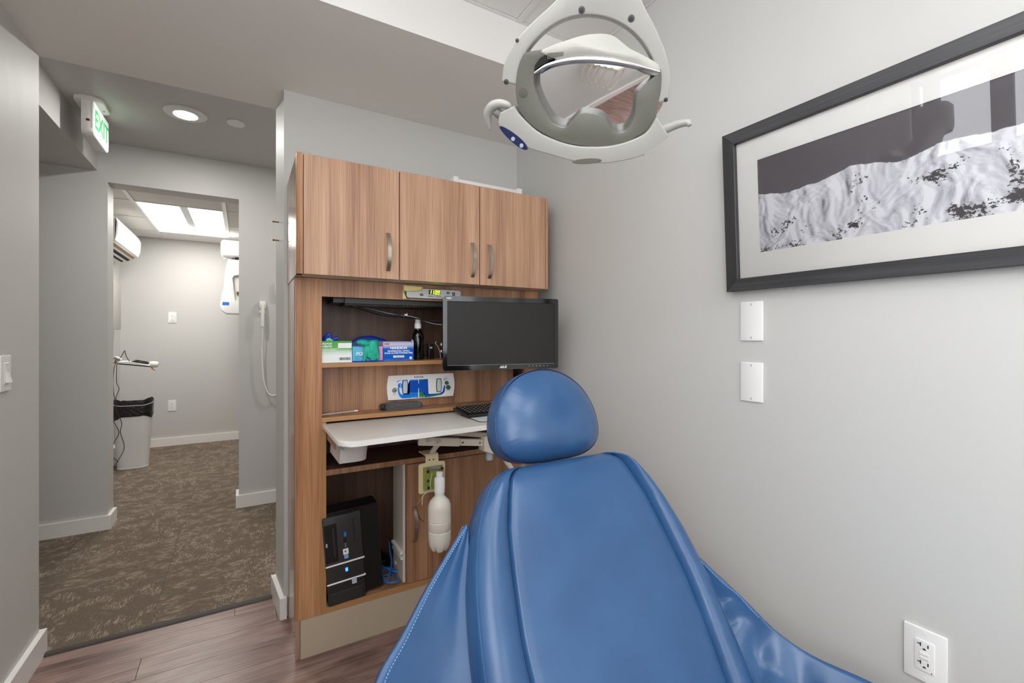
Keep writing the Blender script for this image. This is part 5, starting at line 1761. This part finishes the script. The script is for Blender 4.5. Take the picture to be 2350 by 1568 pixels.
# ------------------------------------------------------------------ plates, outlets and switch
def plate(o, u, v, w, h, name, label, cat, group=None, t=0.006):
    """cover plate: o centre on the wall, u right, v up, seen from outside (normal u x v)"""
    u, v = Vector(u), Vector(v)
    n = u.cross(v)
    r = root(name, label, cat, tuple(o), 0, group)
    bm = B()
    prism(bm, on(o, u, v, rrect(w, h, 0.003, 3)), n * t, bev=0.003, seg=2)
    obj('cover', bm, M['white'], r)
    for s_ in (-1, 1):
        obj('screw', lathe(B(), [(0.003, 0), (0.003, 0.0006), (0.001, 0.0008)], Vector(o) + v * (s_ * h * 0.42) + n * t, 10, n), M['trim'], r)
    return r, n, t


LWR = (V(0, -1, 0), V(0, 0, 1))       # right wall seen from the room: right is -Y
for zc, lab in ((1.245, 'blank white wall plate just below the picture frame'), (1.0635, 'blank white wall plate lower on the wall, clear of the picture')):
    r, n, t = plate(V(XR, 0.808, zc), LWR[0], LWR[1], 0.070, 0.118, 'wall_plate', lab, 'wall plate')
    bm = B()
    for s_ in (-1, 1):
        box(bm, XR - 0.0068, XR - 0.0060, 0.807, 0.809, zc + s_ * 0.0495 - 0.003, zc + s_ * 0.0495 + 0.003)
    obj('screw_slot', bm, M['slot'], r, smooth=False, kind='stuff')


def outlet(o, u, v, label, gfci=False, w=0.073, h=0.118):
    r, n, t = plate(o, u, v, w, h, 'wall_outlet', label, 'outlet')
    o = Vector(o)
    u, v = Vector(u), Vector(v)
    if gfci:
        bm = B()
        prism(bm, on(o + n * (t - 0.001), u, v, rrect(0.036, 0.070, 0.003, 3)), n * 0.0006)
        obj('gap', bm, M['slot'], r, smooth=False)
        bm = B()
        prism(bm, on(o + n * (t - 0.001), u, v, rrect(0.0345, 0.0685, 0.003, 3)), n * 0.0028, bev=0.0006)
        fc = obj('socket_face', bm, M['white'], r)
        faces = [(0.020, fc), (-0.020, fc)]
        ft = t + 0.0018
        for b_ in (0.0042, -0.0042):
            bm = B()
            prism(bm, on(o + v * b_ + n * ft, u, v, rrect(0.016, 0.0070, 0.001, 2)), n * 0.0012, bev=0.0004)
            obj('test_button', bm, M['white'], fc)
        obj('indicator', lathe(B(), [(0.0012, 0), (0.0012, 0.0005)], o + u * 0.0125 - v * 0.031 + n * ft, 8, n), M['text_black'], fc)
    else:
        faces = []
        ft = t + 0.0022
        for s_ in (0.0195, -0.0195):
            bm = B()
            prism(bm, on(o + v * s_ + n * (t - 0.001), u, v, rrect(0.033, 0.028, 0.010, 5)), n * 0.0032, bev=0.0006)
            faces.append((s_, obj('socket_face', bm, M['white'], r)))
    for s_, par in faces:
        c = o + v * s_ + n * ft

        def slot(a, b, ww, hh, par=par, c=c):
            bm = B()
            prism(bm, on(c, u, v, [(a - ww / 2, b - hh / 2), (a + ww / 2, b - hh / 2), (a + ww / 2, b + hh / 2), (a - ww / 2, b + hh / 2)]), n * 0.0004)
            return obj('slot', bm, M['text_black'], par, smooth=False)
        slot(0.0065, 0.004, 0.0020, 0.0070)
        slot(-0.0065, 0.004, 0.0020, 0.0080)
        if gfci:
            slot(-0.0092, 0.0045, 0.0060, 0.0018)
        bm = B()
        prism(bm, on(c - v * 0.0060, u, v, [(0.003 * math.cos(math.radians(q)), 0.0035 * math.sin(math.radians(q))) for q in range(0, 181, 20)]), n * 0.0004)
        obj('slot', bm, M['text_black'], par, smooth=False)
    return r


outlet(V(XR, 0.4065, 0.489), LWR[0], LWR[1], 'white outlet with test buttons low on the wall beside the chair', True, 0.076, 0.119)
outlet(V(-0.669, YF, 1.405), X, Z, 'white outlet at mid height on the far room wall')
outlet(V(-0.671, YF, 0.440), X, Z, 'white outlet low on the far room wall above the baseboard')
r, n, t = plate(V(XL, 2.083, 1.081), V(0, 1, 0), Z, 0.074, 0.116, 'light_switch', 'white sliding dimmer switch on the wall beside the opening', 'switch')
bm = B()
box(bm, XL + 0.0055, XL + 0.0075, 2.066, 2.100, 1.047, 1.115, bev=0.0008, seg=1)
obj('slide_track', bm, M['trim'], r)
bm = B()
prism(bm, [(XL + 0.0075, 2.072, 1.108), (XL + 0.0075, 2.072, 1.052), (XL + 0.018, 2.072, 1.052), (XL + 0.009, 2.072, 1.085)], (0, 0.020, 0))
obj('paddle', bm, M['white'], r, smooth=False)

plate(V(XL, 1.13, 1.98), V(0, 1, 0), Z, 0.070, 0.118, 'wall_plate', 'white wall plate high on the window wall beside the high window', 'wall plate')

# two brass hooks on the end of the partition
for z_, lab in ((1.712, 'upper small brass pin on the end of the white partition wall'), (1.630, 'lower small brass pin on the end of the white partition wall')):
    h_ = root('brass_pin', lab, 'pin', (0.137, 2.30, z_))
    obj('stem', tube(B(), [(0.1385, 2.295, z_), (0.118, 2.297, z_ + 0.001)], 0.0028, 8), M['brass'], h_)
    obj('tip', lathe(B(), [(0.0045, 0), (0.005, 0.003), (0.003, 0.006)], (0.118, 2.297, z_ + 0.001), 12, (-1, 0, 0)), M['brass'], h_)

# ------------------------------------------------------------------ hall: exit sign, downlights, disc, exposure handset
ex = root('exit_sign', 'white exit sign with green letters hanging from the hall ceiling', 'sign', (-0.671, 3.19, 2.21))
xa, xb = -0.697, -0.646
ol = [(3.050, 2.385), (3.330, 2.385), (3.332, 2.255)] + [(3.332 - 0.03 + 0.03 * math.cos(math.radians(a)), 2.240 - 0.028 * math.sin(math.radians(a))) for a in range(10, 91, 20)] + [(3.080 - 0.03 * math.sin(math.radians(a)), 2.240 - 0.028 * math.cos(math.radians(a))) for a in range(10, 91, 20)]
bm = B()
prism(bm, [(xa, a, b) for a, b in ol], (0.047, 0, 0), bev=0.002)
obj('housing', bm, M['white'], ex)
bm = B()
cy, cz = 3.191, 2.298
prism(bm, [(xa + 0.0475, cy + (a - cy) * 0.985, cz + (b - cz) * 0.975) for a, b in ol], (0.004, 0, 0), bev=0.0015)
obj('face_panel', bm, M['exit_face'], ex)
text('EXIT', 0.132, (xb + 0.0007, 3.188, 2.300), V(0, 1, 0), Z, M['exit_green'], ex, space=0.99, bold=0.0008, ext=0.0006)
obj('test_lamp', box(B(), -0.678, -0.664, 3.0485, 3.0505, 2.282, 2.293), M['red'], ex, smooth=False)
obj('seam', box(B(), -0.6555, -0.6545, 3.0490, 3.0505, 2.25, 2.385), M['grey'], ex, smooth=False)
bm = B()
rows = []
prism(bm, [(-0.672 + a, 3.13 + b, 2.386) for a, b in rrect(0.115, 0.19, 0.035, 6)], (0, 0, 0.0185), bev=0.004)
obj('canopy', bm, M['white'], ex)
obj('canopy_screw', lathe(B(), [(0.004, 2.3845), (0.004, 2.386)], (-0.632, 3.165, 0), 10), M['darkgrey'], ex)


def downlight(x, y, label):
    t = root('downlight', label, 'light', (x, y, ZH - 0.012))
    obj('trim_ring', lathe(B(), [(0.053, ZH - 0.004), (0.055, ZH - 0.011), (0.090, ZH - 0.009), (0.098, ZH - 0.004), (0.098, ZH - 0.0005)], (x, y, 0), 40), M['white'], t)
    obj('lens', lathe(B(), [(0.052, ZH - 0.0115), (0.052, ZH - 0.0105)], (x, y, 0), 32), M['lens_hall'], t)


downlight(-0.268, 3.02, 'round white lit downlight in the hall ceiling beside the exit sign')
downlight(-1.75, 2.75, 'unseen downlight added farther down the hall under the bulkhead side')  # added out of view to brighten the hall
downlight(1.15, 3.02, 'unseen downlight added in the hall ceiling behind the partition')  # another out-of-view lamp added as hall fill
obj('ceiling_disc', lathe(B(), [(0.043, ZH - 0.0005), (0.044, ZH - 0.006), (0.041, ZH - 0.010), (0.02, ZH - 0.0105)], (-0.034, 3.005, 0), 32), M['white'], label='small plain white disc on the hall ceiling near the downlight', cat='disc')

hs = root('exposure_handset', 'white exposure handset with curled cord hanging on the hall wall', 'handset', (0.118, YH, 0.78))
obj('cradle', box(B(), 0.098, 0.140, YH - 0.035, YH, 1.395, 1.450, bev=0.006), M['white'], hs)
obj('cradle_foot', box(B(), 0.100, 0.137, YH - 0.020, YH, 1.362, 1.392, bev=0.004), M['white'], hs)
obj('grip', tube(B(), [(0.119, YH - 0.047, 1.420), (0.118, YH - 0.050, 1.39), (0.117, YH - 0.048, 1.270)], [0.011, 0.0135, 0.0120], 14), M['white'], hs)
obj('thin_cord', tube(B(), catmull([(0.117, YH - 0.046, 1.27), (0.118, YH - 0.045, 1.18), (0.113, YH - 0.042, 1.11)], 6), 0.0028, 8), M['white'], hs)
P = catmull([(0.113, YH - 0.042, 1.11), (0.116, YH - 0.040, 1.0), (0.126, YH - 0.038, 0.88), (0.150, YH - 0.036, 0.80), (0.185, YH - 0.036, 0.775), (0.225, YH - 0.036, 0.80), (0.26, YH - 0.03, 0.87), (0.28, YH - 0.002, 0.95)], 8)
obj('coil_cord', tube(B(), P, 0.0062, 10), M['white'], hs)
wbx = root('wall_box', 'small white box on the hall wall half hidden behind the partition', 'box', (0.23, YH, 1.455))
obj('body', box(B(), 0.200, 0.262, YH - 0.03, YH, 1.490, 1.590, bev=0.006), M['white'], wbx)
obj('lower_cap', box(B(), 0.206, 0.258, YH - 0.024, YH, 1.462, 1.489, bev=0.003), M['grey'], wbx)

# ------------------------------------------------------------------ far room
ac = root('air_conditioner', 'white wall-mounted split air conditioner high in the far room', 'air conditioner', (-1.0, 5.4, 1.95))
XW = -1.11
sec = [(XW, 2.205), (-0.955, 2.205), (-0.915, 2.19), (-0.900, 2.15), (-0.905, 2.06), (-0.925, 2.00), (-0.960, 1.970), (-1.02, 1.945), (XW, 1.94)]
bm = B()
prism(bm, [(a, 4.95, b) for a, b in sec], (0, 0.95, 0), bev=0.006)
obj('body', bm, M['white'], ac, angle=50)
bm = B()
prism(bm, [(a, 4.93, b) for a, b in ((-0.912, 2.192), (-0.893, 2.15), (-0.898, 2.055), (-0.916, 2.0), (-0.910, 2.06), (-0.905, 2.15))], (0, 0.975, 0))
obj('front_cover', bm, M['trim'], ac, angle=50)
for i, (a, b) in enumerate(((-0.945, 1.984), (-0.985, 1.960), (-1.03, 1.9465))):
    bm = B()
    prism(bm, [(a - 0.012, 5.0, b - 0.0075), (a + 0.010, 5.0, b + 0.0055), (a + 0.012, 5.0, b + 0.001), (a - 0.010, 5.0, b - 0.012)], (0, 0.86, 0))
    obj('air_slot', bm, (mat('slot_brown', (150, 120, 80), 0.5), M['slot'], M['slot'])[i], ac, smooth=False)
obj('end_seam', box(B(), -0.962, -0.958, 4.946, 5.904, 2.0, 2.207), M['grey'], ac, smooth=False)
gp = root('wall_monitor', 'grey flat panel mounted on the side wall of the far room', 'panel', (-1.08, 5.7, 1.265))
obj('panel', box(B(), -1.075, -1.05, 5.42, 5.905, 1.265, 1.712, bev=0.004), mat('panel_grey', (168, 164, 158), 0.35), gp)
obj('mount', box(B(), XW, -1.075, 5.58, 5.75, 1.40, 1.58), M['darkgrey'], gp, smooth=False)
# waste bin with black liner and dangling cords
wbn = root('waste_bin', 'tall white waste bin with black liner standing on the far room carpet', 'bin', (-0.865, 5.33, 0))
rows = []
for z_, s_ in ((0.004, 0.93), (0.012, 0.955), (0.016, 0.93), (0.02, 0.925), (0.25, 1.06), (0.48, 1.17), (0.535, 1.19)):
    rows.append([(-0.865 + a * s_, 5.345 + b * s_, z_) for a, b in rrect(0.235, 0.17, 0.065, 8)])
bm = B()
grid(bm, rows, close_u=True, cap0=True)
obj('body', bm, M['can'], wbn)
rows = []
rr_ = random.Random(5)
for i, (z_, s_) in enumerate(((0.468, 1.20), (0.485, 1.235), (0.52, 1.225), (0.56, 1.24), (0.595, 1.26), (0.612, 1.24), (0.606, 1.18), (0.56, 1.12), (0.40, 1.05))):
    row = []
    for k, (a, b) in enumerate(rrect(0.235, 0.17, 0.065, 8)):
        j = 0.012 * noise.noise(V(k * 0.45, i * 1.1, 2.0)) + 0.006 * noise.noise(V(k * 1.3, i * 2.1, 7.0))
        row.append((-0.865 + a * (s_ + j * 3), 5.345 + b * (s_ + j * 3), z_ + j + (0.014 * math.sin(k * 0.5) if i in (0, 4, 5) else 0)))
    rows.append(row)
bm = B()
grid(bm, rows, close_u=True, cap1=True)
obj('liner', bm, M['liner'], wbn, angle=70)
P = [(-0.865 + a * 1.255, 5.345 + b * 1.255, 0.585 + 0.008 * math.sin(k * 0.4)) for k, (a, b) in enumerate(rrect(0.235, 0.17, 0.065, 8))]
obj('liner_band', tube(B(), P + [P[0]], 0.0035, 6), mat('band_pale', (200, 180, 176), 0.5), wbn)
# instrument tray above the bin
YT = 5.33
it = root('instrument_tray', 'white swing-out tray with black cabled instrument above the waste bin', 'tray', (-0.85, YT, 0.9))
bm = B()
prism(bm, [(-0.965, YT - 0.06, 0.952), (-0.735, YT - 0.06, 0.918), (-0.735, YT - 0.06, 0.926), (-0.965, YT - 0.06, 0.960)], (0, 0.12, 0))
obj('tray_board', bm, M['blackmatte'], it, smooth=False)
bm = B()
prism(bm, [(-0.965, YT - 0.065, 0.961), (-0.735, YT - 0.065, 0.927), (-0.735, YT - 0.065, 0.936), (-0.880, YT - 0.065, 0.972), (-0.945, YT - 0.065, 0.978)], (0, 0.13, 0), bev=0.004)
obj('tray_cover', bm, M['white'], it)
obj('end_cap', lathe(B(), [(0.012, -0.03), (0.026, -0.024), (0.030, 0.01), (0.024, 0.035), (0.008, 0.042)], (-0.715, YT - 0.02, 0.941), 18, (1, 0, -0.1)), M['white'], it)
obj('lever', tube(B(), [(-0.725, YT - 0.055, 0.918), (-0.712, YT - 0.06, 0.898), (-0.695, YT - 0.062, 0.886)], [0.010, 0.009, 0.005], 10, flat=0.5), M['brass'], it)
obj('support_arm', tube(B(), catmull([(XW, YT, 1.02), (-1.03, YT, 1.012), (-0.98, YT, 1.006), (-0.95, YT, 0.985)], 5), [0.016] * 16, 12), M['steel'], it)
obj('thumb_screw', lathe(B(), [(0.006, 0), (0.006, -0.02), (0.014, -0.022), (0.014, -0.032)], (-0.985, YT - 0.01, 0.99), 14), M['brass'], it)
bm = B()
bmesh.ops.create_icosphere(bm, subdivisions=3, radius=1.0)
for v in bm.verts:
    k_ = 1 + 0.22 * noise.noise(v.co * 3.0)
    v.co = V(-0.818 + v.co.x * 0.072 * k_, YT - 0.02 + v.co.y * 0.03, 0.957 - v.co.x * 0.008 + v.co.z * 0.016 * k_)
obj('instrument', bm, M['blackmatte'], it, angle=60)
for k in range(4):
    obj('wire', tube(B(), catmull([(-0.87 + k * 0.012, YT - 0.05, 0.962), (-0.83 + k * 0.01, YT - 0.055, 0.985 - k * 0.003), (-0.78 + k * 0.01, YT - 0.05, 0.965), (-0.75, YT - 0.05, 0.95)], 5), 0.003, 6), M['darkgrey'], it)
cc = [[(-0.875, YT - 0.05, 0.965), (-0.900, YT - 0.07, 1.02), (-0.908, YT - 0.09, 1.072), (-0.93, YT - 0.09, 1.02), (-0.965, YT - 0.12, 0.96), (-0.975, YT - 0.14, 0.85), (-0.972, YT - 0.15, 0.72), (-0.965, YT - 0.15, 0.64), (-0.985, YT - 0.16, 0.55), (-0.97, YT - 0.16, 0.46), (-0.935, YT - 0.155, 0.36), (-0.97, YT - 0.15, 0.27), (-1.0, YT - 0.15, 0.19), (-0.94, YT - 0.15, 0.10)],
      [(-0.960, YT - 0.10, 0.955), (-0.955, YT - 0.13, 0.80), (-0.935, YT - 0.15, 0.74), (-0.955, YT - 0.155, 0.66), (-0.95, YT - 0.165, 0.56), (-0.915, YT - 0.16, 0.44), (-0.925, YT - 0.155, 0.36), (-0.90, YT - 0.15, 0.22), (-0.95, YT - 0.145, 0.10), (-1.0, YT - 0.14, 0.012)]]
for i, pts in enumerate(cc):
    obj('dangling_cord', tube(B(), catmull(pts, 6), 0.0028, 6), M['darkgrey'], it)
pbn = root('pedal_bin', 'low white pedal unit with a black cable behind the waste bin', 'bin', (-1.04, 5.5, 0))
obj('body', box(B(), -1.10, -1.00, 5.44, 5.58, 0.004, 0.18, bev=0.02), M['white'], pbn)
obj('cable', tube(B(), catmull([(-1.03, 5.435, 0.10), (-1.025, 5.41, 0.2), (-1.02, 5.40, 0.26), (-1.04, 5.41, 0.29)], 5), 0.006, 8), M['black'], pbn)
# x-ray sensor unit at the other side of the doorway
xr = root('imaging_unit', 'white dental imaging unit with blue label beyond the doorway', 'imaging unit', (0.0, 5.62, 1.42))
obj('head', box(B(), -0.198, 0.16, 5.50, 5.72, 2.018, 2.190, bev=0.035, seg=4), M['white'], xr)
obj('head_lens', lathe(B(), [(0.045, 2.02), (0.045, 2.006), (0.03, 2.0)], (-0.13, 5.60, 0), 24), M['trim'], xr)
obj('dark_gap', box(B(), -0.075, 0.15, 5.53, 5.70, 1.998, 2.016), M['slot'], xr, smooth=False)
ol = [(-0.135, 1.995), (0.12, 2.00), (0.12, 1.86), (-0.10, 1.84), (-0.085, 1.80), (-0.08, 1.66), (-0.085, 1.56), (0.12, 1.555), (0.12, 1.43), (-0.15, 1.43), (-0.19, 1.46), (-0.205, 1.52), (-0.19, 1.62), (-0.172, 1.70), (-0.165, 1.80), (-0.150, 1.92)]
bm = B()
prism(bm, [(a, 5.53, b) for a, b in ol], (0, 0.15, 0), bev=0.012, seg=3)
obj('column', bm, M['white'], xr, angle=50)
obj('recess_panel', box(B(), -0.085, 0.115, 5.56, 5.66, 1.56, 1.85), M['trim'], xr, smooth=False)
obj('bite_piece', box(B(), -0.06, 0.02, 5.545, 5.56, 1.635, 1.665), M['brass'], xr, smooth=False)
obj('blue_label', box(B(), -0.183, -0.125, 5.5285, 5.53, 1.520, 1.552), M['cable_blue'], xr, smooth=False)
obj('wall_bracket', box(B(), 0.02, 0.14, 5.68, YF, 1.7, 2.1), M['white'], xr, smooth=False)

# ------------------------------------------------------------------ delivery unit behind the photographer (seen in the lamp mirror)
du = root('delivery_unit', 'white instrument tray on an arm with hoses near the window wall', 'tray', (-0.42, -0.62, 0.6))
obj('tray_head', box(B(), -0.60, -0.24, -0.78, -0.46, 0.86, 0.905, bev=0.018, seg=3), M['ivory'], du)
obj('wall_arm', tube(B(), [(XL, -0.70, 0.82), (-0.50, -0.66, 0.84), (-0.42, -0.62, 0.86)], 0.022, 16), M['ivory'], du)
obj('wall_plate', box(B(), XL, XL + 0.03, -0.78, -0.62, 0.74, 0.90, bev=0.006), M['ivory'], du)
for k in range(5):
    x_ = -0.56 + k * 0.065
    obj('handpiece', tube(B(), [(x_, -0.40, 0.93), (x_, -0.47, 0.90)], [0.007, 0.010], 10), M['steel'], du)
    obj('hose', tube(B(), catmull([(x_, -0.46, 0.895), (x_ - 0.01, -0.40, 0.78), (x_, -0.38, 0.66), (x_ + 0.02, -0.42, 0.62), (x_ + 0.03, -0.52, 0.72), (x_ + 0.03, -0.60, 0.86)], 6), 0.006, 8), M['hose'], du)
